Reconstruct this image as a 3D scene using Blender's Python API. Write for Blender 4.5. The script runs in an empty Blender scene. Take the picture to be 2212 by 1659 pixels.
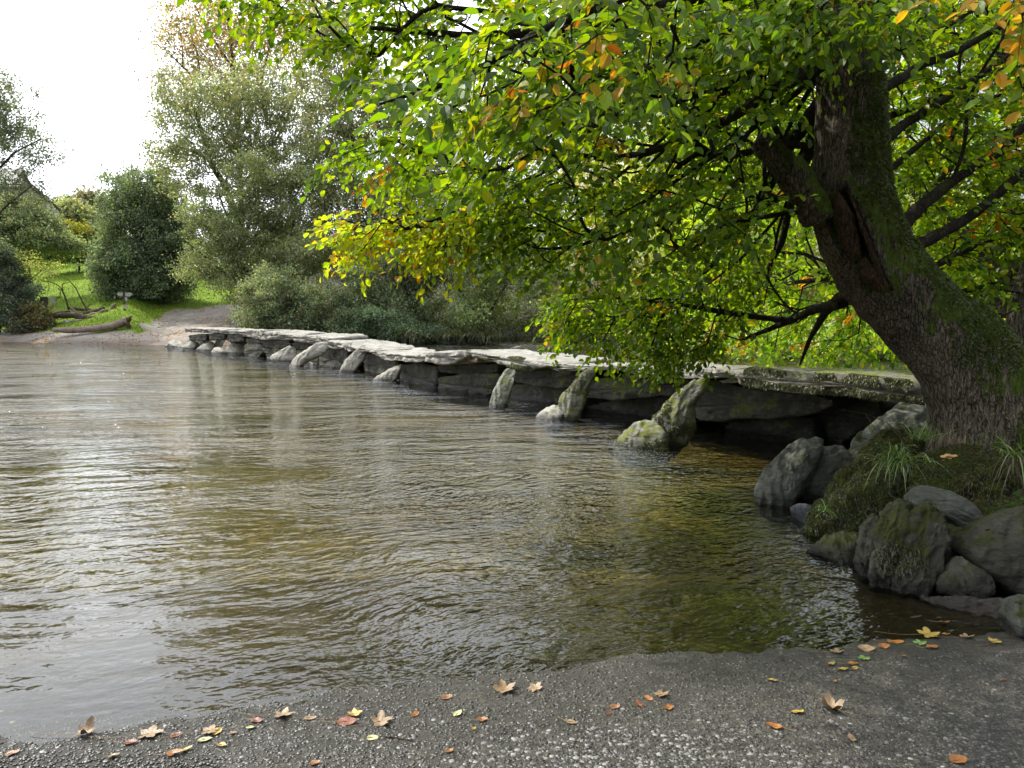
import bpy, math, random
import numpy as np
from mathutils import Vector
R = math.radians
C = bpy.context.scene.collection
sc = bpy.context.scene
rng = np.random.default_rng(7)
random.seed(7)

# ------------------------------------------------------------------ camera
H = 1.52; F = 1640.0; W2, H2 = 1106.0, 829.5
PITCH = math.atan((H2 - 695.0) / F)
cd = bpy.data.cameras.new('camera'); cam = bpy.data.objects.new('camera', cd); C.objects.link(cam)
cam.location = (0, 0, H); cam.rotation_euler = (R(90) - PITCH, 0, 0)
cd.sensor_width = 36; cd.lens = 36 * F / 2212.0
cd.clip_start = 0.05; cd.clip_end = 2000
sc.camera = cam

# ------------------------------------------------------------------ sky, sun, exposure
SUN_EL, SUN_AZ = R(47), R(-56)          # azimuth from +Y towards +X ; here from the left
w = bpy.data.worlds.new('World'); sc.world = w; w.use_nodes = True
nt = w.node_tree; nt.nodes.clear()
o = nt.nodes.new('ShaderNodeOutputWorld'); bg = nt.nodes.new('ShaderNodeBackground')
sky = nt.nodes.new('ShaderNodeTexSky'); sky.sky_type = 'NISHITA'; sky.sun_disc = False
sky.sun_elevation = SUN_EL; sky.sun_rotation = SUN_AZ; sky.air_density = 1.0; sky.dust_density = 2.0
tc = nt.nodes.new('ShaderNodeTexCoord'); nz = nt.nodes.new('ShaderNodeTexNoise')
nz.inputs['Scale'].default_value = 2.2; nz.inputs['Detail'].default_value = 6
rp = nt.nodes.new('ShaderNodeValToRGB'); rp.color_ramp.elements[0].position = .30; rp.color_ramp.elements[1].position = .62
rp.color_ramp.elements[0].color = (.74, .74, .74, 1); rp.color_ramp.elements[1].color = (1, 1, 1, 1)
mx = nt.nodes.new('ShaderNodeMixRGB'); mx.inputs[2].default_value = (22., 22.8, 24.5, 1)
nt.links.new(tc.outputs['Generated'], nz.inputs['Vector']); nt.links.new(nz.outputs['Fac'], rp.inputs[0])
nt.links.new(rp.outputs[0], mx.inputs[0]); nt.links.new(sky.outputs[0], mx.inputs[1])
dp = nt.nodes.new('ShaderNodeVectorMath'); dp.operation = 'DOT_PRODUCT'; nm_ = nt.nodes.new('ShaderNodeVectorMath'); nm_.operation = 'NORMALIZE'
nt.links.new(tc.outputs['Generated'], nm_.inputs[0]); nt.links.new(nm_.outputs[0], dp.inputs[0])
dp.inputs[1].default_value = (math.sin(SUN_AZ) * math.cos(SUN_EL), math.cos(SUN_AZ) * math.cos(SUN_EL), math.sin(SUN_EL))
cr0 = nt.nodes.new('ShaderNodeValToRGB'); e_ = cr0.color_ramp.elements; e_[0].position = .15; e_[0].color = (.17, .18, .205, 1); e_[1].position = .92; e_[1].color = (.95, .985, 1.06, 1)
nt.links.new(dp.outputs['Value'], cr0.inputs[0]); sc0 = nt.nodes.new('ShaderNodeVectorMath'); sc0.operation = 'SCALE'; sc0.inputs[3].default_value = 36.0
nt.links.new(cr0.outputs[0], sc0.inputs[0]); nt.links.new(sc0.outputs[0], mx.inputs[2])
nt.links.new(mx.outputs[0], bg.inputs[0]); bg.inputs[1].default_value = 0.1
nt.links.new(bg.outputs[0], o.inputs[0])
sd = bpy.data.lights.new('sun', 'SUN'); sd.energy = 6.4; sd.angle = R(1.0); sd.color = (1, .95, .86)
sun = bpy.data.objects.new('sun', sd); C.objects.link(sun)
sv = Vector((math.sin(SUN_AZ) * math.cos(SUN_EL), math.cos(SUN_AZ) * math.cos(SUN_EL), math.sin(SUN_EL)))
sun.rotation_euler = sv.to_track_quat('Z', 'Y').to_euler(); sun.location = (-10, 0, 30)
sc.view_settings.view_transform = 'Standard'; sc.view_settings.look = 'None'
sc.view_settings.exposure = 0.0; sc.view_settings.gamma = 1
cy = sc.cycles
cy.max_bounces = 10; cy.diffuse_bounces = 4; cy.glossy_bounces = 3; cy.transmission_bounces = 6
cy.transparent_max_bounces = 8; cy.caustics_reflective = False; cy.caustics_refractive = False
cy.sample_clamp_indirect = 6; cy.use_denoising = True

# ------------------------------------------------------------------ pixels to points
fwd = np.array([0, math.cos(PITCH), -math.sin(PITCH)]); upv = np.array([0, math.sin(PITCH), math.cos(PITCH)])
CAM = np.array([0, 0, H])
def ray(u, v):
    u = np.asarray(u, float); v = np.asarray(v, float)
    return ((u - W2) / F)[..., None] * np.array([1., 0, 0]) + fwd + ((H2 - v) / F)[..., None] * upv
def at(u, v, Y):
    d = ray(u, v); Y = np.asarray(Y, float); return CAM + d * (Y / d[..., 1])[..., None]
def gnd(u, v, z=0.0):
    d = ray(u, v); return CAM + d * ((z - H) / d[..., 2])[..., None]
def proj(P):
    P = np.asarray(P) - CAM
    z = P @ fwd; return W2 + F * P[..., 0] / z, H2 - F * (P @ upv) / z
def inpoly(u, v, poly):
    u = np.asarray(u); v = np.asarray(v); c = np.zeros(u.shape, bool); n = len(poly)
    for i in range(n):
        x1, y1 = poly[i]; x2, y2 = poly[i - 1]
        if y1 == y2: continue
        c ^= ((y1 > v) != (y2 > v)) & (u < (x2 - x1) * (v - y1) / (y2 - y1) + x1)
    return c
def sm(a, b, x): t = np.clip((x - a) / (b - a), 0, 1); return t * t * (3 - 2 * t)

# ------------------------------------------------------------------ noise (numpy)
_perm = np.random.default_rng(3).permutation(4096)
_val = np.random.default_rng(4).random(4096) * 2 - 1
def vnoise(P):
    P = np.asarray(P, float); i = np.floor(P).astype(int); f = P - i; f = f * f * (3 - 2 * f)
    def h(a, b, c): return _val[_perm[(_perm[(_perm[a & 4095] + b) & 4095] + c) & 4095]]
    r = 0
    for dx in (0, 1):
        for dy in (0, 1):
            for dz in (0, 1):
                wt = (f[..., 0] if dx else 1 - f[..., 0]) * (f[..., 1] if dy else 1 - f[..., 1]) * (f[..., 2] if dz else 1 - f[..., 2])
                r = r + wt * h(i[..., 0] + dx, i[..., 1] + dy, i[..., 2] + dz)
    return r
def fbm(P, oct=4, ridge=False):
    a, s, r = 1.0, 1.0, 0
    for k in range(oct):
        n = vnoise(P * s + 17.3 * k)
        if ridge: n = 1 - 2 * np.abs(n)
        r = r + a * n; a *= .5; s *= 2.03
    return r

# ------------------------------------------------------------------ objects
def tag(o, label=None, cat=None, group=None, kind=None):
    if label: o['label'] = label
    if cat: o['category'] = cat
    if group: o['group'] = group
    if kind: o['kind'] = kind
    return o
def empty(name, loc=(0, 0, 0)):
    o = bpy.data.objects.new(name, None); o.location = tuple(map(float, loc)); C.objects.link(o); return o
def mesh(name, V, faces, mat, parent=None, col=None, smooth=True, origin=None, mats=None, midx=None):
    """faces: list of int arrays (n,k)"""
    V = np.asarray(V, np.float32)
    if parent is not None: org = np.array(parent.location if parent.parent is None else parent.parent.location, np.float32)
    elif origin is not None: org = np.asarray(origin, np.float32)
    else: org = np.array([V[:, 0].mean(), V[:, 1].mean(), V[:, 2].min()], np.float32)
    V = V - org
    if not isinstance(faces, list): faces = [faces]
    faces = [np.asarray(f, np.int32) for f in faces if len(f)]
    me = bpy.data.meshes.new(name); me.vertices.add(len(V)); me.vertices.foreach_set('co', V.ravel())
    nl = sum(f.size for f in faces); nf = sum(len(f) for f in faces)
    me.loops.add(nl); me.polygons.add(nf)
    me.loops.foreach_set('vertex_index', np.concatenate([f.ravel() for f in faces]))
    tot = np.concatenate([np.full(len(f), f.shape[1], np.int32) for f in faces])
    st = np.concatenate([[0], np.cumsum(tot)[:-1]]).astype(np.int32)
    me.polygons.foreach_set('loop_start', st); me.polygons.foreach_set('loop_total', tot)
    me.polygons.foreach_set('use_smooth', np.full(nf, smooth))
    for m in (mats or [mat]): me.materials.append(m)
    if midx is not None: me.polygons.foreach_set('material_index', np.asarray(midx, np.int32))
    me.update(calc_edges=True)
    if col is not None:
        a = me.color_attributes.new('Col', 'FLOAT_COLOR', 'POINT')
        c = np.ones((len(V), 4), np.float32); c[:, :3] = col; a.data.foreach_set('color', c.ravel())
    o = bpy.data.objects.new(name, me); C.objects.link(o)
    if parent is not None:
        o.parent = parent
    else: o.location = tuple(map(float, org))
    return o
def vnorm(V, quads):
    n = np.zeros_like(V)
    a = V[quads[:, 2]] - V[quads[:, 0]]; b = V[quads[:, 3]] - V[quads[:, 1]]; c = np.cross(a, b)
    for k in range(4): np.add.at(n, quads[:, k], c)
    return n / (np.linalg.norm(n, axis=1, keepdims=True) + 1e-9)
def unit(v): return v / (np.linalg.norm(v, axis=-1, keepdims=True) + 1e-12)

# ------------------------------------------------------------------ materials
def newmat(name):
    m = bpy.data.materials.new(name); m.use_nodes = True; m.node_tree.nodes.clear()
    n = m.node_tree; out = n.nodes.new('ShaderNodeOutputMaterial'); return m, n, out
def N(n, t, **k):
    x = n.nodes.new('ShaderNode' + t)
    for a, b in k.items():
        if a.startswith('_'): setattr(x, a[1:], b)
        else: x.inputs[a.replace('__', ' ')].default_value = b
    return x
def L(n, a, b): n.links.new(a, b)
def ramp(n, src, stops):
    r = n.nodes.new('ShaderNodeValToRGB'); e = r.color_ramp.elements
    while len(e) < len(stops): e.new(.5)
    for i, (p, c) in enumerate(stops):
        e[i].position = p; e[i].color = (c if len(c) == 4 else (*c, 1)) if hasattr(c, '__len__') else (c, c, c, 1)
    L(n, src, r.inputs[0]); return r.outputs[0]
def coords(n, scale=(1, 1, 1), rot=(0, 0, 0), world=True):
    if world: g = n.nodes.new('ShaderNodeNewGeometry').outputs['Position']
    else: g = n.nodes.new('ShaderNodeTexCoord').outputs['Object']
    m = N(n, 'Mapping'); m.inputs['Scale'].default_value = scale; m.inputs['Rotation'].default_value = rot
    L(n, g, m.inputs[0]); return m.outputs[0]
def noise(n, vec, scale, detail=5, rough=.55, dist=0):
    x = N(n, 'TexNoise', Scale=scale, Detail=detail, Roughness=rough, Distortion=dist); L(n, vec, x.inputs['Vector']); return x.outputs['Fac']
def mixc(n, fac, a, b, mode='MIX'):
    m = n.nodes.new('ShaderNodeMixRGB'); m.blend_type = mode
    for i, s in ((0, fac), (1, a), (2, b)):
        if hasattr(s, 'is_linked'): L(n, s, m.inputs[i])
        elif i == 0: m.inputs[0].default_value = s
        else: m.inputs[i].default_value = (*s, 1)
    return m.outputs[0]
def math_(n, op, a, b=None, c=None, clamp=False):
    m = n.nodes.new('ShaderNodeMath'); m.operation = op; m.use_clamp = clamp
    for i, s in enumerate((a, b, c)):
        if s is None: continue
        if hasattr(s, 'is_linked'): L(n, s, m.inputs[i])
        else: m.inputs[i].default_value = s
    return m.outputs[0]
def bump(n, h, dist=.01, strength=1, prev=None):
    b = N(n, 'Bump', Distance=dist, Strength=strength); L(n, h, b.inputs['Height'])
    if prev is not None: L(n, prev, b.inputs['Normal'])
    return b.outputs[0]
def bsdf(n, out, col, rough=.8, nrm=None, spec=.4):
    p = n.nodes.new('ShaderNodeBsdfPrincipled')
    if hasattr(col, 'is_linked'): L(n, col, p.inputs['Base Color'])
    else: p.inputs['Base Color'].default_value = (*col, 1)
    if hasattr(rough, 'is_linked'): L(n, rough, p.inputs['Roughness'])
    else: p.inputs['Roughness'].default_value = rough
    p.inputs['Specular IOR Level'].default_value = spec
    if nrm is not None: L(n, nrm, p.inputs['Normal'])
    L(n, p.outputs[0], out.inputs[0]); return p

def stone_mat(name, dark, mid, light, moss=.3, mosscol=(.075, .09, .012), scale=1.0, wet=True, lichen=.3, stretch=(1, 1, 3.5), rot=(0, 0, 0)):
    m, n, out = newmat(name)
    v = coords(n); vs = coords(n, stretch, rot)
    a = noise(n, v, 2.3 * scale, 8, .65); b = noise(n, vs, 7 * scale, 8, .7, .6); c = noise(n, vs, 34 * scale, 8, .8)
    f = math_(n, 'ADD', math_(n, 'MULTIPLY', a, .38), math_(n, 'ADD', math_(n, 'MULTIPLY', b, .36), math_(n, 'MULTIPLY', c, .26)))
    col = ramp(n, f, [(.34, dark), (.5, mid), (.66, light)])
    # lichen blotches
    vo = N(n, 'TexVoronoi', Scale=9 * scale); L(n, math_v(n, v, c), vo.inputs['Vector'])
    li = math_(n, 'MULTIPLY', ramp(n, vo.outputs['Distance'], [(.22, 1.), (.34, 0.)]), ramp(n, noise(n, v, 3.1 * scale, 3), [(.5, 0.), (.6, 1.)]))
    col = mixc(n, math_(n, 'MULTIPLY', li, lichen), col, tuple(min(1, x * 1.35 + .05) for x in light))
    # cracks
    cr = ramp(n, b, [(.36, 0.), (.42, 1.)])
    col = mixc(n, math_(n, 'MULTIPLY', math_(n, 'SUBTRACT', 1, cr), .6), col, tuple(x * .4 for x in dark))
    g = n.nodes.new('ShaderNodeNewGeometry')
    sx = n.nodes.new('ShaderNodeSeparateXYZ'); L(n, g.outputs['Normal'], sx.inputs[0])
    if moss > 0:
        mn = math_(n, 'ADD', noise(n, v, 2.7 * scale, 8, .75), math_(n, 'MULTIPLY', sx.outputs[2], .07))
        mk = ramp(n, mn, [(.66 - .26 * moss, 0.), (.70 - .26 * moss, 1.)])
        mc = mixc(n, noise(n, v, 30, 3), mosscol, tuple(x * 2.0 for x in mosscol))
        col = mixc(n, mk, col, mc)
    px = n.nodes.new('ShaderNodeSeparateXYZ'); L(n, g.outputs['Position'], px.inputs[0])
    rough = .82
    if wet:
        wl = math_(n, 'ADD', px.outputs[2], math_(n, 'MULTIPLY', math_(n, 'SUBTRACT', noise(n, v, 6, 3), .5), .12))
        wk = ramp(n, wl, [(.045, 1.), (.10, 0.)])
        col = mixc(n, math_(n, 'MULTIPLY', wk, .75), col, tuple(x * .35 for x in dark))
        rough = math_(n, 'SUBTRACT', .85, math_(n, 'MULTIPLY', wk, .6))
    hgt = math_(n, 'ADD', math_(n, 'MULTIPLY', b, .8), math_(n, 'MULTIPLY', c, .35))
    nb = bump(n, hgt, .055, 1.0)
    nb = bump(n, noise(n, v, 130, 4, .7), .004, .8, nb)
    bsdf(n, out, col, rough, nb, .3); return m
def math_v(n, v, c):
    a = n.nodes.new('ShaderNodeVectorMath'); a.operation = 'ADD'; L(n, v, a.inputs[0])
    cb = n.nodes.new('ShaderNodeVectorMath'); cb.operation = 'SCALE'; cb.inputs[3].default_value = .12
    L(n, c, cb.inputs[0]); L(n, cb.outputs[0], a.inputs[1]); return a.outputs[0]

M = {}
M['stone_pale'] = stone_mat('sunlit_sandstone', (.045, .042, .033), (.30, .287, .235), (.58, .56, .48), .08, lichen=.5)
M['stone_moss'] = stone_mat('mossy_sandstone', (.035, .035, .026), (.19, .19, .145), (.42, .42, .35), .46, (.10, .11, .018))
M['stone_slab'] = stone_mat('slab_stone', (.09, .083, .065), (.27, .257, .22), (.50, .48, .43), .0, stretch=(1, 1, 1), wet=False)
M['stone_thick'] = stone_mat('mossy_slab_stone', (.12, .115, .09), (.25, .235, .19), (.38, .365, .31), .38, (.10, .12, .015), wet=False)
M['stone_pier'] = stone_mat('pier_stone', (.009, .0085, .006), (.032, .031, .022), (.13, .124, .10), .38, (.045, .055, .01))  # shade under the overhanging slabs darkens this colour, besides wet moss and algae
M['stone_bank'] = stone_mat('bank_stone', (.03, .031, .026), (.11, .115, .092), (.24, .25, .205), .20, (.032, .040, .007))
M['stone_bank2'] = stone_mat('bank_stone_brown', (.03, .028, .02), (.075, .072, .052), (.15, .145, .11), .5, (.035, .04, .008))
M['stone_wet'] = stone_mat('wet_stone', (.04, .046, .055), (.10, .11, .125), (.2, .21, .23), 0)
M['stone_ledge'] = stone_mat('pale_ledge_stone', (.05, .042, .03), (.14, .12, .095), (.30, .27, .23), .15, stretch=(1, 1, 2))

def moss_mat():
    m, n, out = newmat('moss'); v = coords(n)
    f = noise(n, v, 9, 6, .7); c = ramp(n, f, [(.3, (.022, .026, .006)), (.5, (.05, .062, .012)), (.7, (.11, .125, .02))])
    c = mixc(n, ramp(n, noise(n, v, 3.3, 4), [(.52, 0.), (.66, .8)]), c, (.075, .055, .025))
    nb = bump(n, noise(n, v, 60, 6, .75), .03, 1)
    nb = bump(n, noise(n, v, 14, 4, .6), .06, .8, nb)
    bsdf(n, out, c, .95, nb, .1); return m
M['moss'] = moss_mat()

def colmat(name, trans=.45, gloss=.06, rough=.4, tint=(1.25, 1.15, .5)):
    m, n, out = newmat(name); a = n.nodes.new('ShaderNodeVertexColor'); a.layer_name = 'Col'
    d = N(n, 'BsdfDiffuse'); L(n, a.outputs[0], d.inputs[0])
    t = N(n, 'BsdfTranslucent'); L(n, mixc(n, 1, a.outputs[0], tint, 'MULTIPLY'), t.inputs[0])
    s1 = N(n, 'MixShader', Fac=trans); L(n, d.outputs[0], s1.inputs[1]); L(n, t.outputs[0], s1.inputs[2])
    g = N(n, 'BsdfGlossy', Roughness=rough); g.inputs[0].default_value = (1, 1, 1, 1)
    s2 = N(n, 'MixShader', Fac=gloss); L(n, s1.outputs[0], s2.inputs[1]); L(n, g.outputs[0], s2.inputs[2])
    L(n, s2.outputs[0], out.inputs[0]); return m
M['leaf_near'] = colmat('beech_leaf', .55, .018, .42, (1.85, 1.6, .45))
M['leaf_far'] = colmat('tree_leaf', .42, .03, .5, (1.3, 1.2, .6))
M['blade'] = colmat('grass_blade', .35, .05, .4)

def bark_mat(name, dark, light, moss=.4, sc_=1, mossc=(.028, .036, .007)):
    m, n, out = newmat(name); v = coords(n); vs = coords(n, (1, 1, .33), (0, R(20), 0))
    b0 = noise(n, vs, 30 * sc_, 8, .65, .8); vb = N(n, 'TexVoronoi', Scale=34.0 * sc_); vb.feature = 'DISTANCE_TO_EDGE'; L(n, math_v(n, vs, b0), vb.inputs['Vector'])
    b = math_(n, 'ADD', math_(n, 'MULTIPLY', b0, .7), math_(n, 'MULTIPLY', ramp(n, vb.outputs['Distance'], [(0., 0.), (.12, 1.)]), .3)); a = noise(n, v, 3, 5)
    col = ramp(n, math_(n, 'ADD', math_(n, 'MULTIPLY', b, .65), math_(n, 'MULTIPLY', a, .35)), [(.42, dark), (.70, light)])
    if moss > 0:
        g = n.nodes.new('ShaderNodeNewGeometry'); dp = n.nodes.new('ShaderNodeVectorMath'); dp.operation = 'DOT_PRODUCT'
        dp.inputs[1].default_value = (.75, -.1, .55); L(n, g.outputs['Normal'], dp.inputs[0])
        mk = ramp(n, math_(n, 'ADD', noise(n, v, 3.5, 7, .7), math_(n, 'MULTIPLY', dp.outputs['Value'], .22)), [(.74 - .3 * moss, 0.), (.80 - .3 * moss, 1.)])
        mc = mixc(n, noise(n, v, 40, 4), mossc, tuple(x * 2.2 for x in mossc)); col = mixc(n, mk, col, mc)
    nb = bump(n, b, .05 / sc_, 1.); nb = bump(n, noise(n, v, 90, 5, .7), .008, 1, nb)
    bsdf(n, out, col, .92, nb, .15); return m
M['bark'] = bark_mat('beech_bark', (.022, .018, .013), (.20, .17, .125), .80, 1, (.045, .066, .010))
M['bark_dark'] = bark_mat('mossy_branch_bark', (.018, .014, .01), (.05, .042, .028), .25)
M['bark_far'] = bark_mat('grey_bark', (.05, .045, .035), (.14, .13, .105), 0, .5)
M['rot'] = bark_mat('exposed_rotten_wood', (.010, .007, .004), (.105, .066, .034), 0, 1.2)
M['drift'] = bark_mat('bleached_driftwood', (.20, .15, .11), (.56, .47, .38), 0, .6)
M['drift_dark'] = bark_mat('brown_driftwood', (.06, .045, .03), (.24, .18, .13), .15, .6)
M['post'] = bark_mat('weathered_post_wood', (.05, .045, .04), (.17, .16, .145), 0, .7)
M['sign'] = bark_mat('pale_sign_wood', (.42, .40, .34), (.66, .63, .56), 0, .7)

def simple(name, col, rough=.8, var=.25, scale=20, bmp=.01, spec=.3):
    m, n, out = newmat(name); v = coords(n); f = noise(n, v, scale, 5)
    c = ramp(n, f, [(.3, tuple(x * (1 - var) for x in col)), (.7, tuple(min(1, x * (1 + var)) for x in col))])
    bsdf(n, out, c, rough, bump(n, f, bmp, .6), spec); return m

# ------------------------------------------------------------------ terrain
def yshore(x): return 3.12 + .24 * np.minimum(x, 2.6)
_fx = np.array([-75, -39, -31, -23, -10, 0, 5, 12, 40.]); _fy = np.array([70, 58, 53.5, 49.5, 53, 53.5, 46, 43, 38.])
def yfar(x): return np.interp(x, _fx, _fy)
def rbank(x, y):   # signed distance-ish past the right bank line (positive = land)
    a = x - (4.75 + .55 * np.maximum(y - 8.6, 0))
    return a
def hgt(x, y):
    x = np.asarray(x, float); y = np.asarray(y, float)
    P = np.stack([x, y, x * 0], -1)
    d = y - yshore(x)
    z = np.where(d < 0, -d * .055, -np.minimum(d * .055, .26 + .12 * sm(5, 20, d)))
    z = z + np.where(d > .8, .035 * fbm(P * .8, 3), 0)
    # right near bank mound
    k = sm(2.75, 3.5, x + .10 * np.abs(y - 4.9) - .0 * y) * sm(3.2, 4.1, y + .0 * x) * (1 - sm(6.8, 7.9, y - .25 * (x - 3)))
    z = z * (1 - k) + k * (.42 + .25 * sm(3.3, 6, x) + .04 * fbm(P * 2, 3))
    rb = rbank(x, y); kr = sm(-.2, 1.4, rb) * sm(5.5, 6.5, y)
    z = z * (1 - kr) + kr * (.75 + .05 * np.clip(rb, 0, 30) + .08 * fbm(P * .7, 3))
    s = y - yfar(x); r = x / np.maximum(y, 1)
    lw = sm(-.40, -.46, r) ; lw = 1 - sm(-.47, -.39, r)
    slope = .19 + .12 * lw
    s0 = 8.0
    zf = .11 * np.clip(s, -3, s0) + slope * np.clip(s - s0, 0, 34) + .02 * np.clip(s - s0 - 34, 0, 60)
    zl = .22 * np.clip(s, -3, 3) + .34 * np.clip(s - 3, 0, 6) + .27 * np.clip(s - 9, 0, 33) + .02 * np.clip(s - 42, 0, 60)
    kl = 1 - sm(-.51, -.455, r); zf = zf * (1 - kl) + zl * kl
    zf = zf + .03 * fbm(P * .6, 3) * sm(0, 4, s)
    # steeper bank under the trees in the middle
    kb = sm(-.36, -.33, r) * sm(0, 2.5, s); zf = zf + kb * .35
    kf = sm(-2.5, .3, s)
    z = z * (1 - kf) + kf * zf
    z = np.where(y < 1.0, np.minimum(z, .3), z)
    return z
def region(x, y):   # 0 soil 1 gravel 2 lawn (far bank)
    s = y - yfar(x); r = x / np.maximum(y, 1) + .006 * fbm(np.stack([x * .7, y * .7, x * 0], -1), 3)
    sg = 3.2 + 12 * sm(-.50, -.44, r) + 5 * sm(-.44, -.36, r) + .5 * fbm(np.stack([x * .8, y * .8, x * 0], -1), 3)
    reg = np.where(s < sg, 1, 2); reg = np.where((r > -.345) , 0, reg)
    reg = np.where(s < -1.5, 0, reg); reg = np.where(y > 125, 0, reg)
    return reg
def gridmesh(xs, ys, zoff=0):
    X, Y = np.meshgrid(xs, ys); Z = hgt(X, Y) + zoff; nx, ny = len(xs), len(ys)
    V = np.stack([X.ravel(), Y.ravel(), Z.ravel()], 1)
    i = np.arange(ny - 1)[:, None] * nx + np.arange(nx - 1)[None]; i = i.ravel()
    return V, np.stack([i, i + 1, i + nx + 1, i + nx], 1)
def compact(V, Q):
    u, inv = np.unique(Q, return_inverse=True); return V[u], inv.reshape(Q.shape)

# bed / soil
def bed_mat():
    m, n, out = newmat('river_bed_gravel'); v = coords(n)
    vo = N(n, 'TexVoronoi', Scale=17.0); L(n, v, vo.inputs['Vector'])
    vo2 = N(n, 'TexVoronoi', Scale=41.0); L(n, v, vo2.inputs['Vector'])
    sep = n.nodes.new('ShaderNodeSeparateColor'); L(n, vo.outputs['Color'], sep.inputs[0])
    col = ramp(n, sep.outputs[0], [(.0, (.055, .040, .012)), (.35, (.12, .095, .024)), (.7, (.175, .145, .042)), (.9, (.25, .21, .08)), (1, (.40, .36, .22))])
    sep2 = n.nodes.new('ShaderNodeSeparateColor'); L(n, vo2.outputs['Color'], sep2.inputs[0])
    c2 = ramp(n, sep2.outputs[1], [(.0, (.05, .042, .012)), (.6, (.125, .105, .030)), (1, (.32, .28, .15))])
    col = mixc(n, ramp(n, noise(n, v, 2.2, 4), [(.42, 0.), (.58, 1.)]), col, c2)
    col = mixc(n, ramp(n, noise(n, v, .5, 4), [(.40, 0.), (.62, .55)]), col, (.085, .08, .018))
    nb = bump(n, math_(n, 'SUBTRACT', 1, vo.outputs['Distance']), .02, .7)
    g = n.nodes.new('ShaderNodeNewGeometry'); px = n.nodes.new('ShaderNodeSeparateXYZ'); L(n, g.outputs['Position'], px.inputs[0])
    soil = ramp(n, noise(n, v, 14, 6, .7), [(.3, (.012, .012, .006)), (.5, (.028, .026, .014)), (.62, (.04, .045, .016)), (.75, (.09, .055, .03))])
    col = mixc(n, ramp(n, px.outputs[2], [(.06, 0.), (.2, 1.)]), col, soil)
    bsdf(n, out, col, .8, nb, .3); return m
xs = np.concatenate([np.linspace(-400, -60, 18)[:-1], np.linspace(-60, -12, 90)[:-1], np.linspace(-12, 14, 240)[:-1], np.linspace(14, 60, 70)[:-1], np.linspace(60, 400, 12)])
ys = np.concatenate([np.linspace(-60, 0, 8)[:-1], np.linspace(0, 14, 170)[:-1], np.linspace(14, 45, 110)[:-1], np.linspace(45, 125, 130)[:-1], np.linspace(125, 600, 12)])
V, Q = gridmesh(xs, ys)
V[:, 2] -= np.where((V[:, 1] < 6.2) & (V[:, 0] < 3.6) & (V[:, 0] > -12), .03, 0)
tag(mesh('river_bed', V, Q, bed_mat(), origin=(0, 0, 0)), kind='structure')
# far bank: gravel, lawn
V, Q = gridmesh(np.arange(-72, -14, .35), np.arange(46, 124, .35), .03)
cx = V[Q].mean(1); rg = region(cx[:, 0], cx[:, 1])
def gravel_mat():
    m, n, out = newmat('gravel'); v = coords(n)
    c = ramp(n, noise(n, v, 1.1, 8, .7), [(.3, (.13, .12, .10)), (.5, (.23, .21, .18)), (.7, (.33, .31, .275))])
    vo = N(n, 'TexVoronoi', Scale=7.0); L(n, v, vo.inputs['Vector'])
    s = n.nodes.new('ShaderNodeSeparateColor'); L(n, vo.outputs['Color'], s.inputs[0])
    c = mixc(n, math_(n, 'MULTIPLY', ramp(n, s.outputs[0], [(.55, 0.), (.6, 1.)]), ramp(n, noise(n, v, .35, 4), [(.42, .05), (.6, .45)])), c, (.22, .11, .06))
    g = n.nodes.new('ShaderNodeNewGeometry'); px = n.nodes.new('ShaderNodeSeparateXYZ'); L(n, g.outputs['Position'], px.inputs[0])
    c = mixc(n, ramp(n, px.outputs[2], [(.10, .75), (.4, 0.)]), c, (.09, .065, .05))
    bsdf(n, out, c, .9, bump(n, vo.outputs['Distance'], .05, .8)); return m
def lawn_mat():
    m, n, out = newmat('lawn_grass'); v = coords(n)
    c = ramp(n, noise(n, v, .45, 8, .7), [(.3, (.10, .16, .014)), (.5, (.165, .25, .02)), (.7, (.24, .33, .035))])
    c = mixc(n, ramp(n, noise(n, coords(n, (1, 3, 1)), 5, 6, .75), [(.45, 0.), (.65, .5)]), c, (.06, .14, .012))
    bsdf(n, out, c, .9, bump(n, noise(n, v, 9, 6, .8), .12, .9), .1); return m
for i, nm, mt in ((1, 'gravel_path', gravel_mat()), (2, 'lawn', lawn_mat())):
    v2, q2 = compact(V, Q[rg == i]); tag(mesh(nm, v2, q2, mt, origin=(0, 0, 0)), kind='structure')

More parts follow.
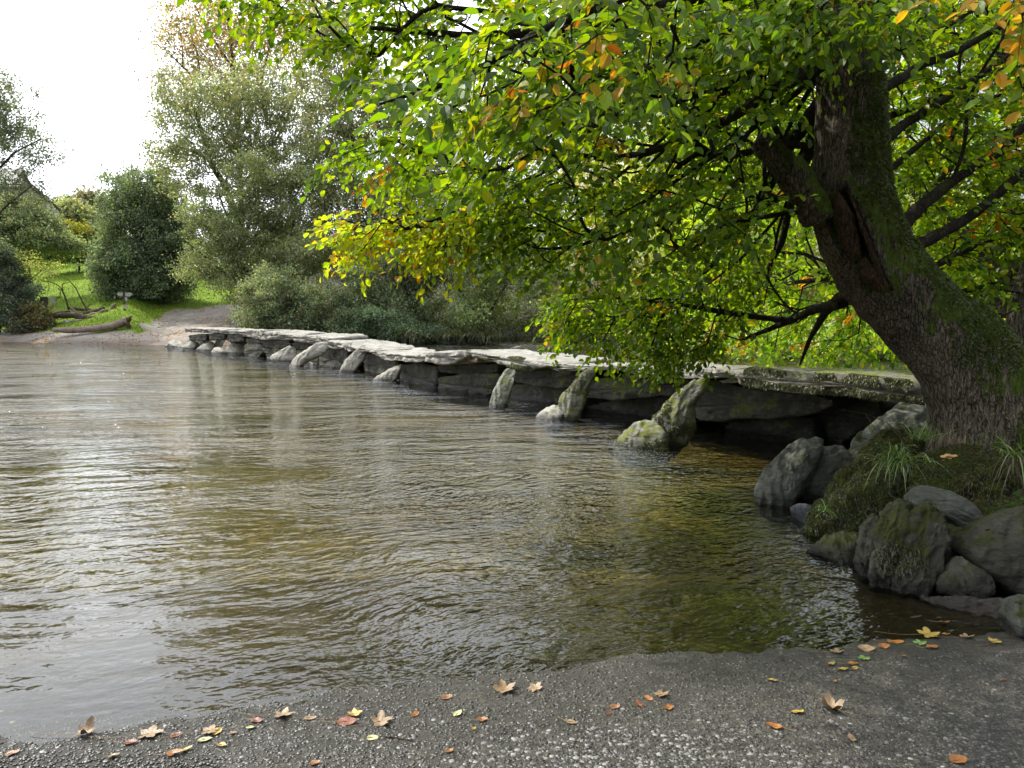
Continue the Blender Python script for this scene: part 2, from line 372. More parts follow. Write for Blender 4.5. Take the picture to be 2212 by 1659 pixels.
# concrete ramp with real aggregate relief, close to the camera
def ramp_mat():
    m, n, out = newmat('wet_aggregate_concrete'); v = coords(n)
    vo = N(n, 'TexVoronoi', Scale=48.0); L(n, v, vo.inputs['Vector'])
    s = n.nodes.new('ShaderNodeSeparateColor'); L(n, vo.outputs['Color'], s.inputs[0])
    c = ramp(n, s.outputs[0], [(.0, (.03, .026, .016)), (.45, (.068, .059, .040)), (.78, (.115, .103, .075)), (.95, (.15, .145, .13)), (1, (.28, .27, .25))])
    c = mixc(n, ramp(n, vo.outputs['Distance'], [(.35, 0.), (.7, .8)]), c, (.045, .042, .03))
    c = mixc(n, ramp(n, noise(n, v, 120, 4, .7), [(.4, 0.), (.7, .55)]), c, (.10, .095, .075))
    big = noise(n, v, 1.6, 5, .6)
    c = mixc(n, 1, c, ramp(n, big, [(.3, (.62, .62, .58)), (.7, (1.3, 1.28, 1.2))]), 'MULTIPLY')
    g = n.nodes.new('ShaderNodeNewGeometry'); px = n.nodes.new('ShaderNodeSeparateXYZ'); L(n, g.outputs['Position'], px.inputs[0])
    wet = ramp(n, math_(n, 'ADD', px.outputs[2], math_(n, 'MULTIPLY', math_(n, 'SUBTRACT', big, .5), .03)), [(.010, 1.), (.035, .0)])
    c = mixc(n, math_(n, 'MULTIPLY', wet, .30), c, (.04, .036, .02))
    c = mixc(n, ramp(n, math_(n, 'MULTIPLY', px.outputs[2], -10.), [(.15, 0.), (.75, 1.)]), c, mixc(n, noise(n, v, 30, 5, .7), (.07, .055, .018), (.24, .19, .075)))
    rough = math_(n, 'ADD', .34, math_(n, 'MULTIPLY', ramp(n, noise(n, v, 9, 5), [(.4, 0.), (.6, 1.)]), math_(n, 'SUBTRACT', .42, math_(n, 'MULTIPLY', wet, .3))))
    nb = bump(n, math_(n, 'SUBTRACT', 1, vo.outputs['Distance']), .010, .9)
    c = mixc(n, ramp(n, noise(n, v, 75, 6, .8), [(.42, .85), (.52, .0)]), c, (.012, .011, .007))
    nb = bump(n, noise(n, v, 110, 6, .8), .016, 1, nb)
    bsdf(n, out, c, rough, nb, .6); return m
def rampz(x, y):
    x = np.asarray(x, float); y = np.asarray(y, float); P = np.stack([x, y, x * 0], -1)
    return hgt(x, y) + .0030 * fbm(P * 9, 4) + .006 * fbm(P * 1.3, 2)
V, Q = gridmesh(np.arange(-4.5, 4.6, .02), np.arange(.6, 6.0, .02), 0)
V[:, 2] = rampz(V[:, 0], V[:, 1])
# broken lower edge of the slab at the left
uu, vv = proj(V); brk = sm(0, 1, (495 + 10 * fbm(V * 6, 2) - uu) / 18) * sm(1.0, 1.6, 3.6 - V[:, 1])
V[:, 2] -= brk * .020
V[:, 2] -= .12 * sm(4.3, 5.6, V[:, 1] + .25 * fbm(V * 1.5, 3) - .3 * V[:, 0] * 0)
tag(mesh('concrete_ramp', V, Q, ramp_mat(), origin=(0, 0, 0)), kind='structure')
# pebbles set in the ramp surface: part of the ramp sheet, one stuff object
def pebbles(name, pts, sizes, mat, kind='stuff', label=None, cat=None, squash=.35, col=None):
    ic = []; fc = []
    lat = [(0, 1), (R(50), 6), (R(90), 8)]
    ring = lambda e, n: [(math.cos(e) * math.cos(2 * math.pi * k / n), math.cos(e) * math.sin(2 * math.pi * k / n), math.sin(e)) for k in range(n)]
    T = np.array([(0, 0, 1)] + ring(R(48), 8) + ring(0, 8) + ring(-R(40), 8)); nT = len(T)
    tri = np.array([(0, 1 + k, 1 + (k + 1) % 8) for k in range(8)])
    qd = np.array([(1 + 8 * r + k, 9 + 8 * r + k, 9 + 8 * r + (k + 1) % 8, 1 + 8 * r + (k + 1) % 8) for r in range(2) for k in range(8)])
    n = len(pts); a = rng.random(n) * 6.28; asp = .55 + .4 * rng.random(n)
    S = T[None] * np.stack([sizes, sizes * asp, sizes * squash], 1)[:, None]
    S = S * (1 + .22 * (rng.random((n, nT, 1)) - .5))
    ca, sa = np.cos(a)[:, None], np.sin(a)[:, None]
    X = S[..., 0] * ca - S[..., 1] * sa; Yy = S[..., 0] * sa + S[..., 1] * ca
    V = (np.stack([X, Yy, S[..., 2]], -1) + pts[:, None]).reshape(-1, 3)
    off = np.arange(n)[:, None, None] * nT
    cc = None if col is None else np.repeat(col, nT, 0)
    o = mesh(name, V, [(tri[None] + off).reshape(-1, 3), (qd[None] + off).reshape(-1, 4)], mat, col=cc, origin=(0, 0, 0))
    tag(o, label, cat, kind=kind); return o
def attrib_mat(name, rough=.5, bmp=.002):
    m, n, out = newmat(name); a = n.nodes.new('ShaderNodeVertexColor'); a.layer_name = 'Col'
    v = coords(n); c = mixc(n, 1, a.outputs[0], ramp(n, noise(n, v, 60, 4), [(.3, .75), (.7, 1.2)]), 'MULTIPLY')
    bsdf(n, out, c, rough, bump(n, noise(n, v, 200, 3), bmp, .5), .4); return m
M['pebble'] = attrib_mat('pebble_stone', .36)
n = 5200
u = rng.random(n) * 2300 - 50; v = 1500 + rng.random(n) * 220
keep = rng.random(n) < np.exp(-((u - 1330) / 300) ** 2) * sm(1530, 1600, v + .0 * u) * .75 + .05
u, v = u[keep], v[keep]; P = gnd(u, v, .05); P[:, 2] = rampz(P[:, 0], P[:, 1]) + .0015
sz = .006 + .008 * rng.random(len(P))
g_ = rng.random((len(P), 1)); cl = .10 + .17 * g_ ** 1.2; cl = cl * np.array([1, .98, .92]) * (1 + .08 * (rng.random((len(P), 3)) - .5))
pebbles('exposed_pebbles', P - (0, 0, .002), sz, M['pebble'], squash=.22, label='pale rounded pebbles showing in the concrete ramp along the bottom of the view', cat='pebbles', col=cl)

n = 26000
u = rng.random(n) * 2400 - 100; v = 1395 + 330 * rng.random(n) ** .9; P = gnd(u, v, .03); P[:, 2] = rampz(P[:, 0], P[:, 1]) + .0008
k_ = (P[:, 1] < yshore(P[:, 0]) + .1) & (P[:, 0] < 2.5); P = P[k_]; g_ = rng.random((len(P), 1)); cl = (.02 + .085 * g_ ** 2.) * np.array([1, .95, .80]) * (1 + .15 * (rng.random((len(P), 3)) - .5))
pebbles('embedded_gravel', P - (0, 0, .001), .003 + .0075 * rng.random(len(P)) ** 2, M['pebble'], squash=.38, label='dark wet gravel set all over the concrete ramp', cat='gravel', col=cl)

# ------------------------------------------------------------------ water
def water_mat():
    m, n, out = newmat('river_water')
    g = n.nodes.new('ShaderNodeNewGeometry'); px = n.nodes.new('ShaderNodeSeparateXYZ'); L(n, g.outputs['Position'], px.inputs[0])
    def vm(op, a, b=None, sc_=None):
        x = n.nodes.new('ShaderNodeVectorMath'); x.operation = op
        for q, v_ in enumerate((a, b)):
            if v_ is None: continue
            if hasattr(v_, 'is_linked'): L(n, v_, x.inputs[q])
            else: x.inputs[q].default_value = v_
        if sc_ is not None:
            if hasattr(sc_, 'is_linked'): L(n, sc_, x.inputs[3])
            else: x.inputs[3].default_value = sc_
        return x.outputs[0]
    pos = g.outputs['Position']
    calm = ramp(n, noise(n, coords(n, (.35, .6, 1)), 1.0, 3), [(.38, .30), (.62, 1.2)])
    deep = ramp(n, math_(n, 'DIVIDE', px.outputs[1], 20.), [(.13, .40), (.24, .95), (.45, 1.2), (1., 1.15)])
    fine = ramp(n, noise(n, coords(n, (.25, .5, 1), (0, 0, 1)), 1.0, 3), [(.40, .30), (.60, 1.)])
    # crisper chop towards the right, long smooth swells in the quiet corner on the left
    qx = math_(n, 'ADD', px.outputs[0], math_(n, 'MULTIPLY', px.outputs[1], .42))
    left = ramp(n, math_(n, 'DIVIDE', math_(n, 'ADD', qx, 1.), 4.), [(.05, .30), (.8, 1.)])
    farf = ramp(n, math_(n, 'DIVIDE', px.outputs[1], 20.), [(.30, 0.), (.55, 1.)])
    left = math_(n, 'MAXIMUM', left, farf)
    warp = N(n, 'TexNoise', Scale=.5, Detail=2); L(n, pos, warp.inputs['Vector']); wv = vm('SCALE', warp.outputs['Color'], None, .9)
    def height(off):
        p = vm('ADD', vm('ADD', pos, off), wv)
        def lay(scale, rot, det, rg=.5):
            m2 = N(n, 'Mapping'); m2.inputs['Rotation'].default_value = (0, 0, rot); L(n, p, m2.inputs[0])
            m3 = N(n, 'Mapping'); m3.inputs['Scale'].default_value = scale; L(n, m2.outputs[0], m3.inputs[0]); return noise(n, m3.outputs[0], 1.0, det, rg)
        a = math_(n, 'MULTIPLY', lay((2.0, 5.2, 1), R(-14), 1), .042)
        a = math_(n, 'ADD', a, math_(n, 'MULTIPLY', math_(n, 'MULTIPLY', lay((.38, 1.15, 1), R(-8), 2, .55), .30), farf))
        a = math_(n, 'ADD', a, math_(n, 'MULTIPLY', math_(n, 'MULTIPLY', lay((3.2, 8.5, 1), R(24), 1), .022), left))
        b = math_(n, 'MULTIPLY', math_(n, 'MULTIPLY', lay((9, 16, 1), R(-30), 2), .042), left)
        c = math_(n, 'MULTIPLY', math_(n, 'MULTIPLY', lay((22, 32, 1), R(12), 1), .0125), math_(n, 'MULTIPLY', fine, left))
        return math_(n, 'ADD', a, math_(n, 'ADD', b, c))
    e = .006; h0 = height((0, 0, 0)); hx = height((e, 0, 0)); hy = height((0, e, 0))
    amp = math_(n, 'MULTIPLY', calm, deep); ka = math_(n, 'MULTIPLY', amp, -1. / e)
    cb = n.nodes.new('ShaderNodeCombineXYZ'); L(n, math_(n, 'MULTIPLY', math_(n, 'SUBTRACT', hx, h0), ka), cb.inputs[0]); L(n, math_(n, 'MULTIPLY', math_(n, 'SUBTRACT', hy, h0), ka), cb.inputs[1]); cb.inputs[2].default_value = 1
    b = vm('NORMALIZE', cb.outputs[0])
    tr = N(n, 'BsdfTransparent'); tr.inputs[0].default_value = (.72, .67, .44, 1)
    gl = N(n, 'BsdfGlossy', Roughness=.0); gl.inputs[0].default_value = (.96, .98, 1, 1); L(n, b, gl.inputs['Normal'])
    fr = N(n, 'Fresnel', IOR=1.33); L(n, b, fr.inputs['Normal'])
    fac = math_(n, 'MULTIPLY', fr.outputs[0], 1.25, clamp=True)
    mx = N(n, 'MixShader'); L(n, fac, mx.inputs[0]); L(n, tr.outputs[0], mx.inputs[1]); L(n, gl.outputs[0], mx.inputs[2])
    # broken white water out in the current and round the stones
    cur = ramp(n, math_(n, 'DIVIDE', px.outputs[1], 20.), [(.42, 0.), (.60, .25), (1., .5)])
    fm = math_(n, 'MULTIPLY', ramp(n, noise(n, coords(n, (2.2, 7, 1), (0, 0, R(-13))), 1.0, 8, .75), [(.60, 0.), (.635, 1.)]), ramp(n, noise(n, coords(n, (.22, .35, 1)), 1.0, 3), [(.48, 0.), (.62, 1.)]))
    df = N(n, 'BsdfDiffuse'); df.inputs[0].default_value = (.62, .64, .66, 1)
    m3_ = N(n, 'MixShader'); L(n, math_(n, 'MULTIPLY', math_(n, 'MULTIPLY', fm, cur), 1.3, clamp=True), m3_.inputs[0]); L(n, mx.outputs[0], m3_.inputs[1]); L(n, df.outputs[0], m3_.inputs[2])
    L(n, m3_.outputs[0], out.inputs[0]); return m
X, Y = np.meshgrid(np.linspace(-75, 45, 60), np.linspace(2.0, 62, 40))
V = np.stack([X.ravel(), Y.ravel(), X.ravel() * 0], 1); i = (np.arange(39)[:, None] * 60 + np.arange(59)[None]).ravel()
tag(mesh('river_water', V, np.stack([i, i + 1, i + 61, i + 60], 1), water_mat(), origin=(0, 0, 0)), kind='structure')

# ------------------------------------------------------------------ rocks
def resample(pts, n):
    P = np.array(pts, float); P = np.vstack([P, P[:1]]); d = np.r_[0, np.cumsum(np.linalg.norm(np.diff(P, axis=0), axis=1))]
    t = np.linspace(0, d[-1], n, endpoint=False); Q = np.stack([np.interp(t, d, P[:, k]) for k in range(P.shape[1])], 1)
    for _ in range(max(1, n // 75)): Q = .25 * np.roll(Q, 1, 0) + .5 * Q + .25 * np.roll(Q, -1, 0)
    return Q
def loft_rock(ctr3, nrm, thick, nseg=64, bulge=.18, rough=.02, seed=0, detail=1, back=.85, facet=.6, strata=.05, facets=8):
    """front outline (n,3) in space, extruded along -nrm; rings from the middle of the front to the middle of the back"""
    c = ctr3.mean(0); size = np.linalg.norm(ctr3 - c, axis=1).mean()
    bulge = bulge * .95
    prof = [(s, bulge * size * (1 - s ** 4)) for s in np.linspace(.0, .92, int(7 * detail))[1:]] + [(.97, bulge * size * .06), (1.0, -.12 * thick), (1.01, -.4 * thick), (.98, -.7 * thick), (.92, -.93 * thick)]
    prof += [(s * back, -thick * 1.0) for s in (.85, .5, .2)]
    rings = [c + (ctr3 - c) * s + nrm * h for s, h in prof]; n = len(ctr3)
    V = np.vstack(rings + [c + nrm * bulge * size, c - nrm * thick]); K = len(rings)
    i = np.arange(n); j = (i + 1) % n
    Q = np.vstack([np.stack([k * n + i, k * n + j, (k + 1) * n + j, (k + 1) * n + i], 1) for k in range(K - 1)])
    T = np.vstack([np.stack([np.full(n, K * n), j, i], 1), np.stack([np.full(n, K * n + 1), (K - 1) * n + i, (K - 1) * n + j], 1)])
    rs = np.random.default_rng(seed + 5); ext = np.linalg.norm(V - c, axis=1).max()
    for _ in range(facets):
        ip = rs.normal(size=3); ip = unit(ip - nrm * (ip @ nrm)); m_ = unit(nrm + ip * (.35 + .5 * rs.random())); q_ = (V - c) @ m_; th_ = np.quantile(q_, .80 + .12 * rs.random()); V = V - np.outer(np.maximum(0, q_ - th_), nrm) * .75 * (m_ @ nrm)
    N_ = vnorm(V, Q)
    if (N_[:n] @ nrm).mean() < 0:
        N_ = -N_; Q = Q[:, ::-1]; T = T[:, ::-1]
    sd = seed * 13.7
    f = 1.1 / size
    axis = unit(ctr3[np.argmax(ctr3[:, 2])] - ctr3[np.argmin(ctr3[:, 2])])
    Pn = V - np.outer(V @ axis, axis) * .62
    d = rough * size * (1.1 * fbm(V * f + sd, 3) + 1.0 * fbm(Pn * f * 3.2 + sd, 4, True) * facet + .35 * fbm(Pn * f * 9 + sd, 3))
    side = unit(np.cross(axis, nrm)); pr = (V @ (side * .8 + nrm * .6 + axis * .25)) * (3.2 / size) + .55 * fbm(V * f * 1.3 + sd, 2) + sd
    fr_ = pr - np.floor(pr); d = d + strata * size * (np.where(fr_ < .8, fr_ / .8, (1 - fr_) / .2) - .5)
    V = V + N_ * d[:, None]
    return V, [Q, T]
def stone(name, label, poly, zb, lean=30, face=-60, thick=.3, mat='stone_pale', n=56, bulge=.2, rough=.05, parent=None, cat='boulder', group=None, Yb=None, vb=None, detail=1, grow=0, **k):
    """poly in photo pixels; the face passes through the lowest pixel at height zb (or depth Yb), leans back by `lean` degrees,
    and faces compass `face` (degrees: -90 = towards the camera, -180 = to the left)"""
    P = np.array(poly, float); ib = np.argmax(P[:, 1]); ub, vb_ = P[ib] if vb is None else (P[ib][0], vb)
    B = gnd(ub, vb_, zb) if Yb is None else at(ub, vb_, Yb)
    a = R(face); l = R(lean); nrm = np.array([math.cos(a) * math.cos(l), math.sin(a) * math.cos(l), math.sin(l)])
    if cat == 'leaning stone':
        it = np.argmin(P[:, 1]); Tp = online([P[it][0]], [P[it][1]], 1.25)[0]; la = np.array([math.cos(R(-24)), math.sin(R(-24)), 0]); dv = Tp - B
        if dv[1] < .15: dv[1] = .15
        nrm = unit(np.cross(la, dv)); nrm = -nrm if nrm[1] > 0 else nrm
    Q = resample(P, n); d = ray(Q[:, 0], Q[:, 1]); t = ((B - CAM) @ nrm) / (d @ nrm); W = CAM + d * t[:, None]
    V, Fs = loft_rock(W, nrm, thick, n, bulge, rough, seed=abs(hash_(label or name)) % 97, detail=detail, **k)
    o = mesh(name, V, Fs, M[mat], parent)
    if parent is None: tag(o, label, cat, group)
    return o, V, Fs
def hash_(s): 
    h = 7
    for ch in s: h = (h * 31 + ord(ch)) % 1000003
    return h

# ---- fuzz (moss / grass) growing on a surface
def fuzz(name, V, Q, maskf, n, ln, wd, mat, parent, colf, droop=.5, up=0.0):
    A, B, Cc, D = (V[Q[:, k]] for k in range(4)); nn = np.cross(Cc - A, D - B); ar = np.linalg.norm(nn, axis=1) * .5
    nn = unit(nn); ct = (A + B + Cc + D) / 4; wgt = ar * maskf(ct, nn); 
    if wgt.sum() <= 0: return
    idx = rng.choice(len(Q), n, p=wgt / wgt.sum()); a, b = rng.random((2, n, 1))
    P = (A[idx] * (1 - a) + B[idx] * a) * (1 - b) + (D[idx] * (1 - a) + Cc[idx] * a) * b
    nr = nn[idx]; dr = unit(nr * .6 + (rng.random((n, 3)) - .5) * 1.1 + np.array([0, 0, up])); l = ln * (.5 + rng.random((n, 1)))
    sd = unit(np.cross(dr, rng.random((n, 3)) - .5)) * wd * .5
    m1 = P + dr * l * .5; tip = P + dr * l + np.array([0, 0, -1.]) * droop * l
    m1 = m1 + np.array([0, 0, -1.]) * droop * l * .2
    VV = np.stack([P - sd, P + sd, m1 + sd * .8, m1 - sd * .8, tip], 1).reshape(-1, 3); o_ = np.arange(n)[:, None] * 5
    col = np.repeat(colf(n), 5, 0)
    o = mesh(name, VV, [np.array([[0, 1, 2, 3]]) + o_, np.array([[3, 2, 4]]) + o_], mat, parent, col=col, smooth=False); return o
def mosscol(n):
    t = rng.random((n, 1)); return (np.array([.03, .036, .008]) * (1 - t) + np.array([.13, .145, .022]) * t) * (.7 + .5 * rng.random((n, 1)))

exec_stage = 0
# ------------------------------------------------------------------ bridge
BN = np.array([-.84, -.54, 0.]); BN /= np.linalg.norm(BN)
Fl = np.array([(5.6, 6.07), (4.3, 8.2), (2.06, 11.87), (-1.6, 17.3), (-2.9, 19.6), (-4.7, 23.7), (-7.0, 27.2), (-10.3, 31.6), (-12.6, 35.), (-23, 50.)])
FW = np.array([1, 1, 1, .6, .42, .26, .2, .16, .16, .16])
def online(u, v, off=0.):
    """where the ray of a photo pixel meets the upright curved plane of the bridge's downstream side"""
    L_ = Fl + BN[:2] * off * FW[:, None]; L_ = np.vstack([L_[0] + (L_[0] - L_[1]) * 2, L_, L_[-1] + (L_[-1] - L_[-2])])
    u = np.asarray(u, float); v = np.asarray(v, float); d = ray(u, v); r = d[:, 0] / d[:, 1]; rk = L_[:, 0] / L_[:, 1]
    o_ = np.argsort(rk); Y = np.empty(len(u))
    for q in range(len(u)):
        k = int(np.clip(np.searchsorted(-rk, -r[q]) - 1, 0, len(L_) - 2)); a, b = L_[k], L_[k + 1]
        s = (a[0] - r[q] * a[1]) / (r[q] * (b[1] - a[1]) - (b[0] - a[0])); Y[q] = a[1] + s * (b[1] - a[1])
    return CAM + d * (Y / d[:, 1])[:, None]
bridge = tag(empty('clapper_bridge', (4.3, 8.2, 0)), 'low clapper bridge of huge flat stone slabs on stacked stone piers crossing the river', 'bridge')
def deck(poly, width, mat='stone_slab', off=.5, n=110, tilt=0.0, name='deck_slab', rough=.018, seed=0, parent=bridge, label=None, back=1.0):
    Q = resample(poly, n); W = online(Q[:, 0], Q[:, 1], off)
    if name == 'pier_stone': W[:, 2] -= .34 * sm(.22, .04, W[:, 2])
    c = W.mean(0)
    c2 = W.copy(); half = (W[:, 2].max() - W[:, 2].min()) / 2
    # centre line of the face for capping long thin faces
    axis = unit((W[np.argmax(Q[:, 0])] - W[np.argmin(Q[:, 0])]) * np.array([1, 1, 1]))
    mid = c + np.outer((W - c) @ axis, axis)
    rings = []
    for s in (.25, .55, .8, .94): rings.append(mid + (W - mid) * s - BN * (-.03 * (1 - s)))
    dep = [0, .02, .06, .12, .22, .35, .5, .66, .8, .92, .98, 1.0]
    for t in dep:
        e = 1.0 - .06 * (t > .95) - .02 * (t > .9)
        rr = c + (W - c) * e - BN * width * t * back; rr[:, 2] += tilt * t
        rings.append(rr)
    last = rings[-1]; ml = last.mean(0) + np.outer((last - last.mean(0)) @ axis, axis)
    for s in (.6, .2): rings.append(ml + (last - ml) * s)
    V = np.vstack(rings); K = len(rings); i = np.arange(n); j = (i + 1) % n
    Qd = np.vstack([np.stack([k * n + i, k * n + j, (k + 1) * n + j, (k + 1) * n + i], 1) for k in range(K - 1)])
    V = np.vstack([V, mid.mean(0), ml.mean(0)])
    Nn = vnorm(V, Qd)
    # orientation: the ring at the face should look along BN
    if (Nn[:n] @ BN).mean() < 0: Qd = Qd[:, ::-1]; Nn = -Nn
    edge = 1.0
    topk = np.clip(np.abs(Nn[:, 2]), 0, 1) ** 2
    d = rough * (1.3 * fbm(V * np.array([1.3, 1.3, 3]) + seed * 7, 3) + (1 - .85 * topk) * (1.0 * fbm(V * np.array([4, 4, 9]) + seed, 3, True) + .7 * fbm(V * 11, 3)))
    if name == 'deck_slab':
        V = V + BN * (.10 * fbm(V * np.array([1.8, 1.8, .3]) + seed * 3.1, 3))[:, None]; V[:, 2] += .022 * fbm(V * np.array([.9, .9, 0]) + seed * 2.3, 2)
    V = V + Nn * d[:, None]
    T = np.vstack([np.stack([np.full(n, K * n), j, i], 1), np.stack([np.full(n, K * n + 1), (K - 1) * n + i, (K - 1) * n + j], 1)])
    # caps are thin: use fans between ring 0 halves
    o = mesh(name, V, [Qd, T], M[mat], parent)
    if label: o['label'] = label
    return o, V, Qd
s1 = deck([(1590, 819), (1600, 808), (1622, 797), (1680, 799), (1732, 803), (1850, 811), (1990, 819), (2110, 828), (2120, 875), (1982, 867), (1935, 864), (1888, 865), (1840, 860), (1781, 855), (1740, 849), (1706, 848), (1650, 841), (1602, 835)], 1.55, 'stone_thick', .5, 170, tilt=-.03, rough=.016, seed=1, label='thickest slab, its front edge shaggy with green moss, nearest the beech')
fuzz('moss', s1[1], s1[2], lambda c, nn: ((nn @ BN) > .35) * (fbm(c * 3.2, 4) - .25 * (proj(c)[0] > 1730) > -.25) * (c[:, 2] > .72) * 1., 16000, .022, .007, M['blade'], s1[0], lambda n: mosscol(n) * 1.25, .8)
slabs = [
 ([(1330, 790), (1360, 788), (1422, 792), (1500, 796), (1560, 799), (1640, 806), (1640, 815), (1555, 816), (1474, 818), (1425, 814), (1380, 811), (1345, 803)], 1.5, .45, -.02),
 ([(1187, 790), (1206, 787), (1265, 791), (1351, 788), (1372, 788), (1375, 800), (1336, 797), (1300, 800), (1240, 801), (1200, 797)], 1.35, .40, 0.0),
 ([(1008, 757), (1018, 761), (1060, 768), (1122, 774), (1200, 786), (1205, 793), (1187, 796), (1135, 795), (1109, 790), (1060, 779), (1022, 770)], 1.35, .5, 0.03),
 ([(897, 767), (914, 763), (960, 762), (1003, 757), (1010, 760), (1012, 772), (1003, 778), (980, 784), (954, 787), (925, 782), (901, 777)], 1.1, .45, .0),
 ([(805, 754), (830, 761), (860, 766), (895, 769), (945, 764), (952, 772), (910, 781), (883, 783), (836, 778), (815, 766)], 1.5, .4, .03),
 ([(733, 746), (760, 742), (805, 752), (812, 760), (797, 758), (760, 758), (743, 757)], 1.3, .5, .05),
 ([(662, 734), (690, 734), (737, 741), (742, 752), (732, 754), (700, 748), (667, 741)], 1.4, .35, .03),
 ([(594, 725), (640, 724), (690, 726), (713, 729), (710, 735), (680, 741), (649, 739), (602, 735)], 1.5, .5, .02),
 ([(548, 720), (580, 716), (612, 719), (628, 724), (610, 733), (580, 733), (550, 731)], 1.5, .3, .02),
 ([(520, 716), (545, 713), (575, 714), (577, 722), (550, 730), (525, 726)], 1.6, .4, .0),
 ([(478, 714), (500, 713), (528, 715), (527, 722), (500, 722), (480, 720)], 1.6, .3, .0),
 ([(440, 712), (465, 711), (490, 713), (488, 719), (460, 719), (442, 717)], 1.7, .3, .0),
 ([(398, 710), (420, 708), (450, 711), (448, 717), (420, 716), (400, 715)], 1.8, .2, .0)]
for k, (p, wd, of, tl) in enumerate(slabs):
    o, V, Qd = deck(p, wd, 'stone_slab' if k not in (0,) else 'stone_slab', of, 90, tilt=tl, rough=.026 + .016 * (k > 3), seed=k + 2)
    if k in (0, 1, 2):
        fuzz('moss', V, Qd, lambda c, nn: ((nn @ BN) > .2) * (fbm(c * np.array([1.5, 1.5, 3]) + 3 * k, 3) > .2) * 1., 3500, .02, .012, M['blade'], o, lambda n: mosscol(n) * 1.3, .5)
piers = [
 ([(1508, 838), (1545, 824), (1600, 836), (1700, 848), (1790, 858), (1805, 872), (1760, 893), (1650, 905), (1560, 903), (1505, 897)], 1.7, -.15, .3),
 ([(1490, 905), (1600, 898), (1700, 893), (1760, 905), (1745, 945), (1600, 955), (1480, 950)], 1.6, -.2, .2),
 ([(1785, 860), (1850, 858), (1898, 868), (1902, 890), (1880, 925), (1800, 935), (1765, 905)], 1.0, -.35, .2),
 ([(1262, 832), (1300, 815), (1370, 808), (1430, 815), (1500, 826), (1498, 850), (1400, 860), (1310, 862), (1258, 858)], 1.6, -.02, .3),
 ([(1250, 862), (1330, 862), (1420, 855), (1500, 848), (1510, 890), (1420, 905), (1300, 910), (1235, 905)], 1.6, -.1, .3),
 ([(1108, 804), (1180, 794), (1240, 800), (1262, 812), (1258, 835), (1180, 835), (1120, 826)], 1.4, .0, .3),
 ([(1104, 835), (1160, 828), (1250, 838), (1258, 872), (1180, 882), (1108, 880)], 1.4, .0, .3),
 ([(948, 788), (1000, 782), (1052, 784), (1078, 790), (1075, 806), (1010, 808), (950, 805)], 1.3, .1, .3),
 ([(951, 815), (990, 808), (1080, 808), (1082, 836), (1000, 842), (955, 835)], 1.3, .05, .3),
 ([(865, 790), (905, 785), (945, 792), (948, 820), (900, 828), (867, 822)], 1.3, .1, .3),
 ([(788, 767), (830, 762), (858, 770), (862, 795), (820, 803), (790, 797)], 1.2, .1, .3),
 ([(690, 760), (720, 752), (750, 757), (752, 782), (720, 789), (692, 784)], 1.2, .1, .3),
 ([(633, 742), (652, 737), (675, 741), (672, 752), (650, 755), (636, 750)], 1.2, .2, .3),
 ([(640, 756), (672, 753), (690, 765), (688, 785), (650, 785), (638, 775)], 1.1, .0, .3),
 ([(568, 738), (590, 733), (625, 735), (630, 747), (600, 754), (572, 750)], 1.2, .2, .3),
 ([(572, 752), (600, 754), (612, 762), (605, 775), (580, 772)], 1.1, .1, .3),
 ([(532, 730), (560, 730), (572, 738), (565, 752), (535, 750)], 1.1, .1, .3),
 ([(530, 745), (565, 744), (575, 760), (550, 768), (530, 762)], 1.1, .1, .3),
 ([(495, 722), (525, 720), (528, 735), (500, 740), (488, 735)], 1.1, .2, .3),
 ([(450, 720), (485, 722), (486, 733), (455, 735)], 1.1, .2, .3),
 ([(408, 725), (430, 721), (448, 724), (445, 735), (412, 736)], 1.1, .3, .3)]
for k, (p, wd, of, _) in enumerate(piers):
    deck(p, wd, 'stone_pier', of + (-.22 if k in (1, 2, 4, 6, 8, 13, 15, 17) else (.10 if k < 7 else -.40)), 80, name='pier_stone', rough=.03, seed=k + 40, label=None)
for k, p in enumerate([[(1378, 808), (1395, 803), (1412, 806), (1410, 814), (1380, 815)], [(1360, 812), (1375, 809), (1392, 814), (1370, 818)], [(1010, 771), (1022, 766), (1036, 773), (1030, 782), (1012, 781)], [(993, 781), (1005, 778), (1018, 782), (1000, 786)], [(1555, 822), (1575, 817), (1600, 822), (1590, 829), (1560, 828)]]):
    deck(p, .4, 'stone_pale', .25, 40, name='packing_stone', rough=.012, seed=k + 70)

# raking stones on the downstream side, each its own thing
GR = 'stones leaning against the bridge'
def rk(poly, label, zb=-.12, lean=38, thick=.28, mat='stone_pale', face=-125, cat='leaning stone', **k):
    k['rough'] = k.get('rough', .05) * .75; big_ = max(p[1] for p in poly) - min(p[1] for p in poly) > 80; k['strata'] = .05 if big_ else .035; k['facets'] = 7 if big_ else 5; k['back'] = .7; k['n'] = max(64, k.get('n', 64)); k.setdefault('detail', 2); thick = thick * (.42 if cat == 'leaning stone' else .7)
    return stone('leaning_stone' if cat == 'leaning stone' else 'boulder', label, poly, zb, lean, face, thick, mat, cat=cat, group=GR if cat == 'leaning stone' else 'boulders along the bridge', **k)
a = rk([(1498, 818), (1513, 817), (1526, 820), (1521, 837), (1497, 876), (1500, 918), (1478, 960), (1455, 985), (1432, 984), (1416, 940), (1411, 905), (1437, 874), (1474, 837)], 'tall mossy stone with a jagged top, largest of those leaning on the bridge', thick=.30, mat='stone_moss', n=88, rough=.075, bulge=.3, detail=2)
fuzz('moss', a[1], a[2][0], lambda c, nn: (fbm(c * 5, 4) > .25) * 1., 5000, .02, .009, M['blade'], a[0], mosscol, .5)
